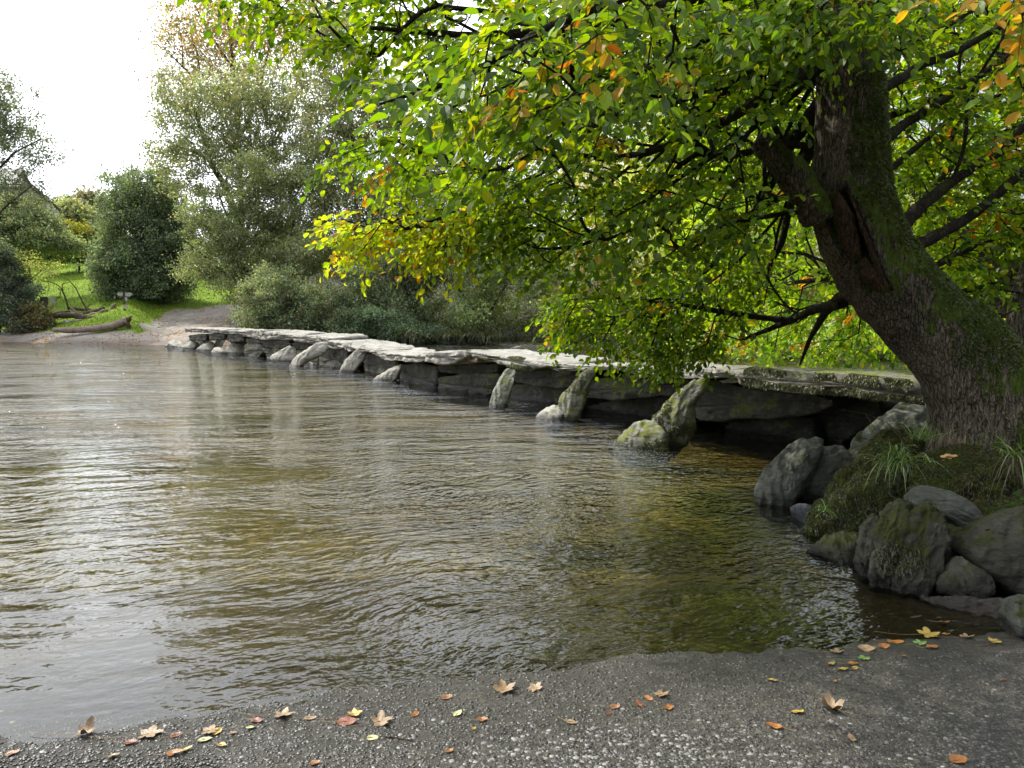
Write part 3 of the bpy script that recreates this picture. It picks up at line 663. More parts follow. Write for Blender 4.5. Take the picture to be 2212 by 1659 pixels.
a = rk([(1310, 963), (1344, 936), (1385, 907), (1406, 908), (1424, 916), (1436, 935), (1438, 980), (1425, 986), (1385, 990), (1335, 984)], 'squat pointed boulder in the water at the foot of the tallest leaning stone', thick=.35, mat='stone_moss', n=80, rough=.07, bulge=.35, cat='boulder', detail=2)
fuzz('moss', a[1], a[2][0], lambda c, nn: (fbm(c * 5, 4) > .3) * 1., 2500, .02, .009, M['blade'], a[0], mosscol, .5)
a = rk([(1263, 798), (1281, 799), (1279, 811), (1268, 837), (1263, 866), (1244, 912), (1236, 925), (1216, 920), (1206, 890), (1203, 874), (1214, 853), (1234, 832), (1250, 811)], 'mossy leaning stone with rounded top, second from the beech end', mat='stone_moss', n=72, rough=.06, bulge=.3, thick=.25)
fuzz('moss', a[1], a[2][0], lambda c, nn: (fbm(c * 4, 4) > .2) * 1., 2500, .02, .011, M['blade'], a[0], mosscol, .5)
rk([(1156, 902), (1177, 881), (1193, 870), (1206, 874), (1217, 887), (1205, 920), (1185, 925), (1163, 915)], 'small pale boulder at the foot of the second leaning stone', thick=.3, mat='stone_pale', cat='boulder', bulge=.35)
rk([(1091, 793), (1108, 797), (1107, 824), (1096, 862), (1085, 890), (1070, 893), (1055, 885), (1063, 850), (1076, 819)], 'upright pale leaning stone with a square broken top', lean=30, thick=.22, mat='stone_moss', n=64, rough=.06)
rk([(795, 824), (826, 806), (862, 782), (866, 792), (855, 817), (840, 834), (815, 834)], 'short pointed leaning stone with white water round its foot', thick=.3)
rk([(727, 806), (752, 771), (782, 743), (794, 751), (784, 774), (763, 803), (752, 814), (735, 812)], 'straight thick leaning stone under a slab joint, mid bridge', thick=.32, rough=.04)
rk([(607, 793), (641, 767), (688, 738), (704, 737), (709, 744), (696, 759), (660, 782), (640, 800), (618, 800)], 'long plank-like stone leaning at a low angle', thick=.28, rough=.035, lean=50)
rk([(582, 772), (602, 759), (628, 746), (638, 750), (636, 769), (626, 784), (600, 788), (586, 784)], 'broad rounded pale stone left of the long plank-like one', thick=.4, bulge=.35)
rk([(485, 757), (505, 735), (523, 719), (534, 720), (532, 746), (520, 766), (500, 769), (488, 764)], 'wide pale leaning stone, biggest at the far end', thick=.4)
rk([(456, 762), (466, 750), (480, 751), (488, 762), (480, 769), (460, 768)], 'low round boulder before the wide leaning stone', thick=.4, cat='boulder', bulge=.4)
rk([(460, 748), (474, 728), (488, 713), (491, 721), (478, 743), (470, 757), (460, 757)], 'narrow dark-edged leaning stone reaching above the far deck', thick=.3)
rk([(425, 749), (436, 729), (444, 720), (451, 735), (440, 752), (430, 757)], 'small upright leaning stone near the far bank', thick=.35)
rk([(422, 757), (440, 746), (456, 736), (463, 742), (455, 758), (440, 762)], 'oval boulder in front of the small upright stone', thick=.4, cat='boulder', bulge=.4)
rk([(392, 752), (410, 737), (424, 738), (418, 752), (405, 758)], 'brownish round boulder at the far water edge', thick=.5, cat='boulder', bulge=.4)
rk([(352, 747), (378, 736), (396, 740), (398, 748), (375, 753)], 'flat round boulder farthest left of the bridge stones', thick=.6, cat='boulder', bulge=.4, lean=60)
rk([(358, 739), (383, 720), (391, 724), (385, 738), (368, 744)], 'dark slanting rock at the far end of the bridge', thick=.6, mat='stone_bank', cat='boulder')
rk([(400, 733), (415, 727), (428, 733), (424, 743), (405, 744)], 'rounded grey rock between far bank boulders', thick=.6, mat='stone_bank', cat='boulder', zb=.1)

# ------------------------------------------------------------------ right bank stones
GB = 'rocks along the near bank'
def br(poly, label, mat='stone_bank', zb=-.06, lean=35, face=-115, thick=.3, **k):
    k.setdefault('n', 150); k.setdefault('detail', 4); k.setdefault('rough', .06)
    return stone('bank_rock', label, poly, zb, lean, face, thick, mat, cat='rock', group=GB, **k)
br([(1630, 1060), (1643, 1030), (1665, 1002), (1690, 975), (1715, 948), (1735, 938), (1774, 942), (1776, 956), (1765, 988), (1745, 1020), (1722, 1062), (1700, 1112), (1659, 1112), (1639, 1085)], 'big grey rock with pitted face leaning out of the water, left of a matching one', thick=.30, bulge=.28)
br([(1745, 1000), (1776, 960), (1815, 957), (1846, 978), (1844, 1006), (1815, 1074), (1775, 1100), (1719, 1100), (1712, 1070)], 'dark smooth rock leaning right behind the pitted grey one', Yb=6.35, lean=32, thick=.35, bulge=.3, mat='stone_bank')
o3 = br([(1828, 962), (1860, 925), (1904, 889), (1951, 855), (1990, 858), (2060, 880), (2040, 960), (1966, 1010), (1888, 1050), (1850, 1065), (1835, 1010)], 'large flat lichen-spotted boulder propped between bridge end and beech', Yb=6.75, lean=48, face=-118, thick=.4, bulge=.12, mat='stone_bank', rough=.035)
br([(1706, 1098), (1719, 1087), (1747, 1090), (1766, 1105), (1762, 1150), (1745, 1150), (1727, 1125)], 'small wet blue-grey stone at the water edge', mat='stone_wet', thick=.2, bulge=.4, lean=40, n=60)
br([(1971, 1058), (1985, 1048), (2010, 1048), (2063, 1063), (2100, 1082), (2127, 1102), (2144, 1130), (2128, 1150), (2115, 1153), (2095, 1148), (2057, 1124), (2007, 1099), (1975, 1090)], 'long flat slab lying slanted on the mossy bank', Yb=4.45, lean=25, face=-100, thick=.22, bulge=.14, n=110, rough=.03)
GM = lambda c, nn: (fbm(c * 5, 4) > .18) * (c[:, 2] > .03) * 1.
a = br([(1905, 1125), (1915, 1100), (1928, 1082), (1942, 1078), (1955, 1100), (1958, 1130), (1945, 1175), (1930, 1225), (1925, 1300), (1893, 1300), (1880, 1250), (1888, 1180)], 'upright pale-ridged mossy stone with a thin pointed top', mat='stone_bank2', thick=.35, lean=16, face=-125, bulge=.3, rough=.12, strata=.09)
fuzz('moss', a[1], a[2][0], GM, 2200, .02, .006, M['blade'], a[0], lambda n: mosscol(n) * .6, .9)
a = br([(1950, 1180), (1968, 1125), (1992, 1094), (2015, 1088), (2038, 1105), (2050, 1140), (2042, 1190), (2022, 1240), (1998, 1280), (1960, 1302), (1920, 1300), (1928, 1240)], 'broad mossy stone rising from the water, rust and green moss hanging on it', mat='stone_bank2', thick=.4, lean=16, face=-108, bulge=.35, rough=.12, strata=.09)
fuzz('moss', a[1], a[2][0], lambda c, nn: (fbm(c * 5, 4) > .08) * (c[:, 2] > .03) * 1., 4500, .018, .006, M['blade'], a[0], lambda n: mosscol(n) * .6, .9)
a = br([(1866, 1140), (1885, 1115), (1900, 1125), (1908, 1170), (1900, 1225), (1893, 1275), (1866, 1262), (1850, 1210)], 'short dark mossy stone on the left of the pale-ridged one', mat='stone_bank2', thick=.35, lean=20, face=-118, bulge=.35, rough=.12)
fuzz('moss', a[1], a[2][0], GM, 3500, .02, .006, M['blade'], a[0], lambda n: mosscol(n) * .55, .9)
br([(1746, 1173), (1790, 1149), (1863, 1144), (1880, 1165), (1870, 1200), (1865, 1245), (1830, 1235), (1800, 1208), (1775, 1190)], 'low dark flat rock at the water edge beneath the moss hummock', lean=60, thick=.2, bulge=.12, mat='stone_bank2', face=-100)
br([(2099, 1185), (2108, 1160), (2121, 1149), (2157, 1121), (2212, 1100), (2290, 1095), (2300, 1290), (2212, 1290), (2160, 1260), (2120, 1225)], 'large pale-patched boulder at the right edge under green leaves', Yb=3.98, lean=15, thick=.4, bulge=.3, mat='stone_bank2', face=-100)
br([(2030, 1255), (2045, 1228), (2068, 1200), (2090, 1210), (2115, 1230), (2150, 1258), (2146, 1284), (2113, 1296), (2060, 1285), (2030, 1275)], 'angular mossy rock below the long flat slab', Yb=4.0, lean=28, thick=.3, bulge=.4, mat='stone_bank2', face=-108, rough=.08)
br([(1985, 1275), (2040, 1283), (2096, 1290), (2130, 1285), (2212, 1294), (2290, 1300), (2290, 1385), (2201, 1378), (2140, 1362), (2071, 1328), (2010, 1300)], 'long low pinkish ledge stone meeting the ramp', lean=48, face=-118, thick=.4, bulge=.18, mat='stone_ledge', n=120, rough=.05)
br([(2040, 1125), (2080, 1140), (2110, 1160), (2112, 1200), (2070, 1205), (2040, 1250), (2010, 1240), (2020, 1170)], 'dark mossy stone in the hollow under the long slab', Yb=4.35, lean=20, thick=.3, mat='stone_bank2', face=-100)
br([(2196, 1290), (2230, 1285), (2260, 1320), (2250, 1385), (2205, 1375), (2197, 1330)], 'green-grey stone cut by the right edge of the view', zb=.02, lean=20, thick=.2, mat='stone_bank', face=-100, n=60)
# moss hummocks under the tree
def mound(poly, Yb, lean, thick, label, nf, bul=.25, face=-100, n=120):
    o, V, Fs = stone('moss_hummock', label, poly, 0, lean, face, thick, 'moss', Yb=Yb, cat='moss hummock', group='moss hummocks under the beech', n=n, bulge=bul, rough=.09, detail=2)
    fuzz('moss', V, Fs[0], lambda c, nn: ((nn[:, 1] < .3) | (nn[:, 2] > .4)) * (c[:, 2] > .02) * 1., nf, .025, .006, M['blade'], o, lambda n: mosscol(n) * (.45 + .3 * rng.random((n, 1))), .8)
    return o
mound([(1755, 1155), (1762, 1110), (1790, 1080), (1840, 1045), (1870, 1000), (1920, 985), (1975, 1000), (2010, 1040), (2000, 1090), (1950, 1130), (1880, 1150), (1800, 1160)], 5.25, 40, .8, 'brown-green moss hummock beside the leaning bank rocks', 14000)
mound([(1975, 1060), (1985, 1000), (2020, 968), (2080, 958), (2180, 955), (2290, 960), (2300, 1120), (2200, 1125), (2120, 1120), (2050, 1085)], 4.95, 40, .7, 'dark moss hummock around the foot of the beech trunk', 14000)
mound([(1985, 1100), (2060, 1110), (2140, 1125), (2140, 1230), (2080, 1290), (1990, 1290), (1960, 1240)], 4.45, 35, .5, 'shaded moss and earth filling the gap between the rocks', 7000)
mound([(1790, 1085), (1800, 1040), (1850, 985), (1900, 930), (1965, 922), (2000, 950), (1985, 1010), (1900, 1050), (1830, 1085)], 5.75, 45, .5, 'shaded moss slope between the leaning rocks and the grass tufts', 7000)
mound([(2090, 1090), (2150, 1080), (2300, 1080), (2300, 1200), (2180, 1180), (2110, 1160)], 4.45, 40, .5, 'dark earth bank under the sprig of large leaves', 4000)
# ------------------------------------------------------------------ trees
def grow(roots, targets, seg=.3, alpha=.45, sag=.12, order=None):
    """roots: list of polylines (n,3); later ones may start on earlier ones. returns nodes, parent, tips"""
    cap = 60000; P = np.zeros((cap, 3)); par = np.full(cap, -1); ln = np.zeros(cap); n = 0
    for q, r in enumerate(roots):
        r = np.asarray(r, float); prev = -1
        if q > 0: prev = int(np.argmin(np.linalg.norm(P[:n] - r[0], axis=1)))
        for k in range(len(r) if q == 0 else len(r)):
            if q == 0 and k == 0: P[n] = r[0]; prev = n; n += 1; continue
            if q > 0 and k == 0: a = P[prev].copy()
            else: a = P[prev].copy()
            b = r[k]; d = np.linalg.norm(b - a); m = max(1, int(d / seg))
            for s in range(1, m + 1):
                P[n] = a + (b - a) * s / m; par[n] = prev; ln[n] = ln[prev] + d / m; prev = n; n += 1
    nroot = n; T = np.asarray(targets)
    dist = np.array([np.min(np.linalg.norm(P[:nroot:3] - t, axis=1)) for t in T]); tips = np.zeros(len(T), int); dirs = np.zeros((len(T), 3))
    for ti in np.argsort(dist * (.8 + .4 * rng.random(len(T)))):
        t = T[ti]; d = np.linalg.norm(P[:n] - t, axis=1); c = d + alpha * ln[:n] + .6 * np.maximum(0, P[:n, 2] - t[2] - 2.0)
        k = int(np.argmin(c)); a = P[k]; D = d[k]
        if D < .02: tips[ti] = k; dirs[ti] = unit(t - P[par[k]]) if par[k] >= 0 else (0, 0, 1); continue
        pd = unit(a - P[par[k]]) if par[k] >= 0 else np.array([0, 0, 1.])
        ctl = a + pd * D * .35 + np.array([0, 0, sag * D]); m = max(1, int(round(D / seg))); prev = k
        if n + m >= cap: break
        jit = (rng.random(3) - .5) * .12 * D
        for s in range(1, m + 1):
            x = s / m; p = (1 - x) ** 2 * a + 2 * x * (1 - x) * (ctl + jit) + x * x * t
            P[n] = p; par[n] = prev; ln[n] = ln[prev] + D / m; prev = n; n += 1
        tips[ti] = prev; dirs[ti] = unit(t - P[par[prev]])
    P = P[:n]; par = par[:n]; wgt = np.zeros(n); np.add.at(wgt, tips, 1)
    for k in range(n - 1, 0, -1): wgt[par[k]] += wgt[k]
    return P, par, wgt, tips, dirs, nroot
def tubes(P, par, r, k=5):
    """one frustum per edge, ring vertices shared per node by orienting rings along the parent edge"""
    idx = np.where(par >= 0)[0]; a, b = P[par[idx]], P[idx]; d = unit(b - a)
    ref = np.where(np.abs(d[:, 2:3]) < .9, np.array([[0, 0, 1.]]), np.array([[1., 0, 0]])); s = unit(np.cross(d, ref)); t = np.cross(s, d)
    th = np.arange(k) * 2 * math.pi / k; ring = np.cos(th)[None, :, None] * s[:, None] + np.sin(th)[None, :, None] * t[:, None]
    ra, rb = r[par[idx]], r[idx]; ra = np.minimum(ra, rb * 1.6 + .001)
    V = np.concatenate([a[:, None] - d[:, None] * ra[:, None, None] * .3 + ring * ra[:, None, None], b[:, None] + ring * rb[:, None, None]], 1).reshape(-1, 3)
    q = np.array([(i, (i + 1) % k, k + (i + 1) % k, k + i) for i in range(k)])
    return V, (q[None] + np.arange(len(idx))[:, None, None] * 2 * k).reshape(-1, 4)
def polytube(pts, rad, k=12, seg=None, noise_=0, seed=0, cap=True, flat=1.0):
    pts = np.asarray(pts, float); rad = np.asarray(rad, float)
    d = np.r_[0, np.cumsum(np.linalg.norm(np.diff(pts, axis=0), axis=1))]; m = seg or max(4, int(d[-1] / (rad.mean() * .7)))
    t = np.linspace(0, d[-1], m); 
    def cr(y):   # smooth interpolation
        z = np.stack([np.interp(t, d, y[:, q]) for q in range(y.shape[1])], 1)
        for _ in range(max(1, m // 18)): z[1:-1] = .25 * z[:-2] + .5 * z[1:-1] + .25 * z[2:]
        return z
    p = cr(pts); rr = cr(rad[:, None])[:, 0]; tan = unit(np.gradient(p, axis=0))
    s = np.cross(tan, [0.03, 1, .02]); s = unit(s); u = np.cross(tan, s); th = np.arange(k) * 2 * math.pi / k
    ring = np.cos(th)[None, :, None] * s[:, None] + np.sin(th)[None, :, None] * u[:, None] * flat
    V = p[:, None] + ring * rr[:, None, None]
    if noise_:
        q = V.reshape(-1, 3); f = .5 / rr.mean(); nn = fbm(q * f + seed * 5, 3) + .5 * fbm(q * f * 3 + seed, 3)
        V = V + ring * (nn.reshape(m, k)[..., None] * noise_ * rr[:, None, None])
    V = V.reshape(-1, 3); i = np.arange(k); j = (i + 1) % k
    Q = np.vstack([np.stack([a * k + i, a * k + j, (a + 1) * k + j, (a + 1) * k + i], 1) for a in range(m - 1)])
    if not cap: return V, [Q]
    V = np.vstack([V, p[0], p[-1]]); T = np.vstack([np.stack([np.full(k, m * k), j, i], 1), np.stack([np.full(k, m * k + 1), (m - 1) * k + i, (m - 1) * k + j], 1)])
    return V, [Q, T]
def leaves(P, D, Nn, Ln, near=True, wr=.62, curl=.12):
    """P base points, D axis, Nn normal, Ln length"""
    D = unit(D); S = unit(np.cross(D, Nn)); Nn = np.cross(S, D)
    if near:   # base, mid, tip, 3 pairs of margin points
        ax = np.array([0, .5, 1.0, .18, .5, .82, .18, .5, .82]); sd = np.array([0, 0, 0, -.34, -.5, -.30, .34, .5, .30]) * wr
        nz_ = np.array([0, -.05, -.14, .05, .07, -.02, .05, .07, -.02]) * curl / .12
        tri = np.array([(0, 1, 3), (3, 1, 4), (4, 1, 5), (5, 1, 2), (0, 6, 1), (6, 7, 1), (7, 8, 1), (8, 2, 1)])
    else:
        ax = np.array([0, .45, 1.0, .5]); sd = np.array([0, -.5, 0, .5]) * wr; nz_ = np.array([0, .06, -.08, .06]); tri = np.array([(0, 3, 2, 1)])
    V = P[:, None] + Ln[:, None, None] * (D[:, None] * ax[None, :, None] + S[:, None] * sd[None, :, None] + Nn[:, None] * nz_[None, :, None])
    k = len(ax); F_ = (tri[None] + np.arange(len(P))[:, None, None] * k).reshape(-1, tri.shape[1]); return V.reshape(-1, 3), F_, k
def palette(n, cols, probs, jit=.18):
    c = np.array(cols)[rng.choice(len(cols), n, p=np.array(probs) / sum(probs))]
    return np.clip(c * (1 + jit * (rng.random((n, 1)) * 2 - 1)) * (1 + .10 * (rng.random((n, 3)) * 2 - 1)), .002, .9)

# ---- the beech on the near right bank
beech_o = gnd(2130, 1000, .5); beech_o = np.array([3.62, 5.75, .45])
beech = tag(empty('beech_tree', beech_o), 'big leaning beech with a hollow mossy trunk, its green crown hanging over the bridge', 'tree', 'beeches by the bridge')
cl = [(1822, -260, 5.95, 50), (1822, -80, 6.0, 53), (1827, 60, 6.0, 57), (1832, 150, 6.0, 60), (1837, 230, 6.0, 63), (1838, 310, 6.0, 68), (1832, 380, 6.0, 76), (1840, 450, 5.98, 82), (1863, 520, 5.95, 84), (1900, 578, 5.92, 84), (1955, 642, 5.9, 86), (2020, 708, 5.85, 92), (2085, 780, 5.8, 100), (2125, 858, 5.75, 108), (2142, 930, 5.7, 116), (2150, 1000, 5.65, 140), (2150, 1050, 5.6, 175)]
cp = np.array([at(u, v, y) for u, v, y, r in cl]); cr_ = np.array([r * y / F for u, v, y, r in cl])
V, Fs = polytube(cp[::-1], cr_[::-1], 120, 230, 0, cap=False)
Nn = vnorm(V, Fs[0]); ctrs = np.repeat(V.reshape(230, 120, 3).mean(1), 120, 0); Nn *= np.sign(((V - ctrs) * Nn).sum(1))[:, None]
V = V + Nn * (.035 * fbm(V * np.array([2.2, 2.2, 1.1]), 3) + .010 * fbm(V * np.array([14, 14, 3.5]), 4, True) + .012 * fbm(V * 7, 3))[:, None]
pu, pv = proj(V); facing = (Nn @ unit(CAM - V.mean(0))) > -.1
hol = [(1797, 424), (1812, 402), (1828, 398), (1850, 445), (1873, 500), (1899, 566), (1926, 626), (1900, 632), (1871, 626), (1846, 577), (1810, 530), (1792, 478)]
hp = resample(hol, 60); dd = np.min(np.hypot(pu[:, None] - hp[None, :, 0], pv[:, None] - hp[None, :, 1]), 1) * np.where(inpoly(pu, pv, hol), 1, -1)
V = V - Nn * (np.where(facing, .17 * sm(-2, 26, dd) - .018 * np.exp(-((dd + 8) / 9) ** 2), 0))[:, None]
# buttress flare and lumps near the foot
Q = Fs[0]; rot = (facing & (dd > 3))[Q].all(1)
trunk = mesh('trunk', V, [Q], None, beech, mats=[M['bark'], M['rot']], midx=rot.astype(int))
fuzz('moss', V, Q, lambda c, nn: (np.abs(proj(c)[0] - 1900) < 400) * (c[:, 2] < 3.4) * (((nn @ np.array([.8, -.2, .55])) + .6 * fbm(c * 3, 4)) > .25) * (np.sum(nn * (CAM - c), 1) * 1 > -5), 44000, .020, .007, M['blade'], trunk, lambda n: mosscol(n) * np.array([.85, 1.1, .8]), .4)
# torn wood inside the hollow
for pl, ln_, nm in (([(1806, 420, 5.72), (1822, 470, 5.70), (1832, 520, 5.68), (1846, 562, 5.67)], (.030, .062, .07, .035), 'rotten_wood'), ([(1862, 560, 5.66), (1880, 600, 5.63), (1905, 628, 5.60)], (.03, .055, .03), 'rotten_wood'), ([(1840, 430, 5.66), (1866, 500, 5.60), (1893, 572, 5.56), (1922, 632, 5.52)], (.008, .018, .02, .008), 'torn_edge')):
    q = np.array([at(*p) for p in pl]); v_, f_ = polytube(q, ln_, 16, 30, .35, 3); mesh(nm, v_, f_, M['rot'], trunk)
# broken limb stub on the left and the snag beside it
q = np.array([at(u, v, y) for u, v, y in ((1760, 440, 5.93), (1728, 405, 5.88), (1700, 372, 5.85), (1675, 340, 5.83), (1650, 312, 5.82), (1634, 303, 5.82))])
v_, f_ = polytube(q, (.13, .125, .11, .10, .095, .06), 40, 50, .16, 2); mesh('branch_stub', v_, f_, M['bark'], beech)
fuzz('moss', v_, f_[0], lambda c, nn: (nn[:, 2] > -.2) * (fbm(c * 6, 3) > -.5) * 1., 5000, .02, .006, M['blade'], beech.children[-1], lambda n: mosscol(n) * .6, .4)
q = np.array([at(u, v, y) for u, v, y in ((1772, 470, 5.86), (1745, 415, 5.82), (1722, 370, 5.80), (1714, 340, 5.80))]); v_, f_ = polytube(q, (.16, .13, .085, .05), 36, 40, .3, 8); mesh('broken_snag', v_, f_, M['bark'], beech)

def limb(pts, rads, name='limb', parent=beech, k=14, mat='bark_dark', px=True, nz=.12, seed=1):
    q = np.array([at(u, v, y) for u, v, y in pts]) if px else np.array(pts, float)
    v_, f_ = polytube(q, rads, k, None, nz, seed); mesh(name, v_, f_, M[mat], parent); return q
limbs = []
limbs.append(limb([(1935, 500, 6.05), (1990, 445, 6.3), (2052, 395, 6.6), (2110, 355, 6.9), (2155, 332, 7.1), (2212, 273, 7.4), (2300, 200, 7.8)], (.065, .052, .047, .044, .042, .04, .03)))
limbs.append(limb([(1955, 545, 6.0), (1985, 528, 6.2), (2052, 494, 6.4), (2100, 465, 6.6), (2142, 431, 6.8), (2212, 368, 7.0), (2320, 250, 7.3)], (.06, .05, .044, .042, .040, .038, .03)))
limbs.append(limb([(1880, 200, 6.0), (1930, 180, 6.2), (1990, 140, 6.4), (2060, 115, 6.6), (2212, 30, 7.0)], (.05, .04, .035, .03, .02)))
limbs.append(limb([(1890, 320, 6.0), (1950, 270, 6.4), (2040, 215, 6.8), (2120, 160, 7.2), (2230, 90, 7.6)], (.05, .04, .035, .03, .02)))
limbs.append(limb([(1860, 620, 6.1), (1815, 640, 6.5), (1780, 680, 6.9), (1750, 730, 7.2), (1728, 788, 7.4)], (.065, .045, .032, .022, .010)))
limbs.append(limb([(1820, 655, 6.5), (1760, 668, 7.0), (1690, 700, 7.5), (1600, 735, 8.0)], (.05, .04, .03, .015)))
limbs.append(limb([(1810, -60, 6.0), (1650, -30, 5.9), (1450, 10, 5.7), (1250, 60, 5.5), (1050, 80, 5.3), (800, 60, 5.2)], (.10, .07, .055, .04, .028, .012)))
limbs.append(limb([(1810, 120, 6.0), (1700, 180, 5.8), (1560, 265, 5.7), (1400, 330, 5.9), (1300, 345, 6.2), (1120, 300, 6.4)], (.07, .05, .035, .028, .02, .008)))
limbs.append(limb([(1800, 30, 6.0), (1640, 90, 6.5), (1500, 130, 6.8), (1300, 160, 7.0), (1085, 310, 6.8), (1030, 410, 6.5), (960, 470, 6.4), (850, 500, 6.2)], (.08, .06, .045, .035, .024, .02, .015, .007)))
limbs.append(limb([(1740, -30, 5.6), (1560, -60, 4.8), (1380, -20, 4.2), (1180, 60, 3.8), (1000, 170, 3.5), (820, 225, 3.3)], (.07, .045, .03, .02, .014, .006)))
limbs.append(limb([(1790, 200, 6.1), (1700, 320, 6.8), (1640, 450, 7.4), (1540, 570, 7.8), (1430, 680, 8.0), (1400, 770, 8.0)], (.07, .05, .036, .026, .018, .008)))
for k_, (a_, b_, c_, d_, y_) in enumerate([((1780, 80), (1690, 170), (1590, 330), (1500, 480), 6.1), ((1790, 130), (1720, 240), (1640, 420), (1590, 560), 6.6), ((1785, 20), (1620, 130), (1480, 300), (1390, 460), 5.8), ((1770, 160), (1600, 300), (1400, 430), (1240, 520), 6.4), ((1780, 60), (1560, 190), (1330, 260), (1130, 310), 5.7), ((1795, 200), (1730, 330), (1680, 500), (1650, 660), 7.2), ((1790, -20), (1580, 60), (1350, 170), (1180, 300), 5.4), ((1800, 250), (1740, 400), (1600, 560), (1470, 660), 7.4), ((1770, 100), (1500, 240), (1290, 420), (1200, 500), 6.9)]):
    limbs.append(limb([(1810, a_[1] - 30, 6.05), (*a_, (6.05 + y_) / 2), (*b_, y_), (*c_, y_ + .1), (*d_, y_ + .2)], (.04, .026, .019, .014, .006), k=8, seed=k_))
for k_, (a_, b_, c_, y_) in enumerate([((1925, 250), (2080, 190), (2260, 60), 7.4), ((1930, 360), (2060, 250), (2240, 170), 8.2), ((1960, 470), (2080, 330), (2290, 220), 8.6), ((1990, 590), (2130, 520), (2300, 470), 7.6), ((2040, 640), (2160, 610), (2300, 600), 8.0), ((1910, 120), (2040, 60), (2200, -40), 7.0)]):
    limbs.append(limb([(a_[0] - 60, a_[1] + 15, 6.1), (*a_, 6.5), (*b_, y_), (*c_, y_ + .4)], (.04, .03, .022, .012), k=8, seed=k_ + 20))
limbs.append(limb([(1800, 240, 6.2), (1720, 380, 7.2), (1690, 520, 7.9), (1640, 620, 8.2), (1560, 700, 8.4)], (.06, .045, .036, .024, .01)))
top = at(1822, -260, 5.95)
for e in ([(-.5, 5.0, 6.3), (-2.6, 4.0, 6.0)], [(1.2, 3.8, 6.5), (-.3, 2.0, 6.2)], [(3.6, 3.6, 6.4), (3.8, 1.6, 6.0)], [(5.2, 6.2, 6.6), (7.8, 6.3, 6.4)], [(1.4, 8.0, 6.6), (.2, 9.2, 6.2)], [(4.0, 8.4, 6.6), (4.8, 10.5, 6.3)], [(2.9, 6.3, 8.0), (2.4, 5.9, 10.5)]):
    limbs.append(limb([tuple(top - (0, 0, .2)), tuple(top + (np.array(e[0]) - top) * .5 + (0, 0, .25)), e[0], e[1]], (.16, .11, .07, .03), px=False))
def zone(poly, y0, y1, n):
    poly_ = np.array(poly); a = poly_.min(0); b = poly_.max(0); out = []
    while len(out) < n:
        u, v = a + rng.random(2) * (b - a)
        if inpoly(np.array([u]), np.array([v]), poly)[0]: out.append(at(u, v, y0 + rng.random() * (y1 - y0)))
    return np.array(out)
Z = []; kind = []
def addz(pts, k): Z.append(pts); kind.append(np.full(len(pts), k))
addz(zone([(430, -60), (500, 15), (640, 90), (720, 120), (800, 120), (1000, 150), (1050, -60)], 5.0, 6.2, 95), 0)
addz(zone([(770, 225), (850, 195), (1000, 100), (1250, -50), (1500, -80), (1560, 60), (1350, 180), (1100, 270), (900, 235)], 3.1, 4.4, 78), 0)
addz(zone([(740, 335), (800, 285), (1000, 250), (1150, 120), (1300, 0), (1760, 0), (1740, 300), (1640, 520), (1500, 560), (1300, 545), (1180, 500), (1000, 440), (880, 400)], 5.0, 8.2, 560), 0)
addz(zone([(1050, -80), (1400, -80), (1800, -80), (1780, 150), (1400, 160), (1100, 120)], 4.8, 7.5, 210), 0)
addz(zone([(735, 450), (800, 465), (1000, 455), (1080, 440), (1060, 500), (985, 560), (870, 520), (790, 550), (735, 510)], 6.0, 6.7, 62), 1)
addz(zone([(900, 470), (1000, 425), (1200, 450), (1300, 560), (1180, 570), (1080, 500)], 6.2, 7.4, 60), 0)
addz(zone([(1195, 655), (1300, 600), (1560, 560), (1640, 520), (1680, 620), (1560, 740), (1445, 785), (1350, 745), (1235, 725)], 7.2, 8.6, 230), 0)
addz(zone([(1890, -80), (2330, -80), (2330, 700), (2212, 640), (2090, 640), (1990, 540), (1930, 420), (1905, 200)], 6.4, 9.5, 620), 0)
addz(zone([(1560, -80), (1960, -80), (1950, 60), (1850, 130), (1700, 120)], 4.2, 5.6, 60), 0)
addz(zone([(2060, -60), (2330, -60), (2330, 160), (2180, 60)], 3.3, 4.2, 14), 2)
# the rest of the crown, above and around
n_ = 560; q = rng.normal(size=(n_, 3)); q = unit(q) * (rng.random((n_, 1)) ** .4) * np.array([5.2, 4.6, 3.8]) + np.array([2.4, 5.8, 7.2]); q = q[(q[:, 2] > 4.6)]
uu, vv = proj(q); vis = (vv > -60) & (uu > -50) & (uu < 1150) & (q[:, 1] > .5); q = q[~vis]
addz(q, 0)
T = np.vstack(Z); K_ = np.concatenate(kind)
uu, vv = proj(T); hide = inpoly(uu, vv, [(1700, 95), (1960, 95), (1960, 430), (2080, 600), (2300, 760), (2300, 1000), (1900, 1000), (1700, 560), (1590, 330), (1600, 250), (1700, 240)]) & (T[:, 1] < 6.3) & (T[:, 1] > 1)
T, K_ = T[~hide], K_[~hide]
P, par, wgt, tips, dirs, nr = grow([np.vstack([cp[::-1][::2], cp[0]])] + [l for l in limbs], T, .16, .38, .10)
r = .0034 * np.maximum(wgt, 1) ** .42; r[:nr] = np.minimum(r[:nr], .03)
cut = np.arange(len(P)) < 0
v_, q_ = tubes(P, np.where(np.arange(len(P)) < int(len(cp)), -1, par), np.where(np.arange(len(P)) < nr, .006, np.minimum(r, .03)), 5)
mesh('twigs', v_, [q_], M['bark_dark'], beech)
GREEN = [(.125, .225, .008), (.165, .275, .009), (.085, .165, .008), (.225, .32, .010), (.045, .10, .012), (.105, .20, .009)]
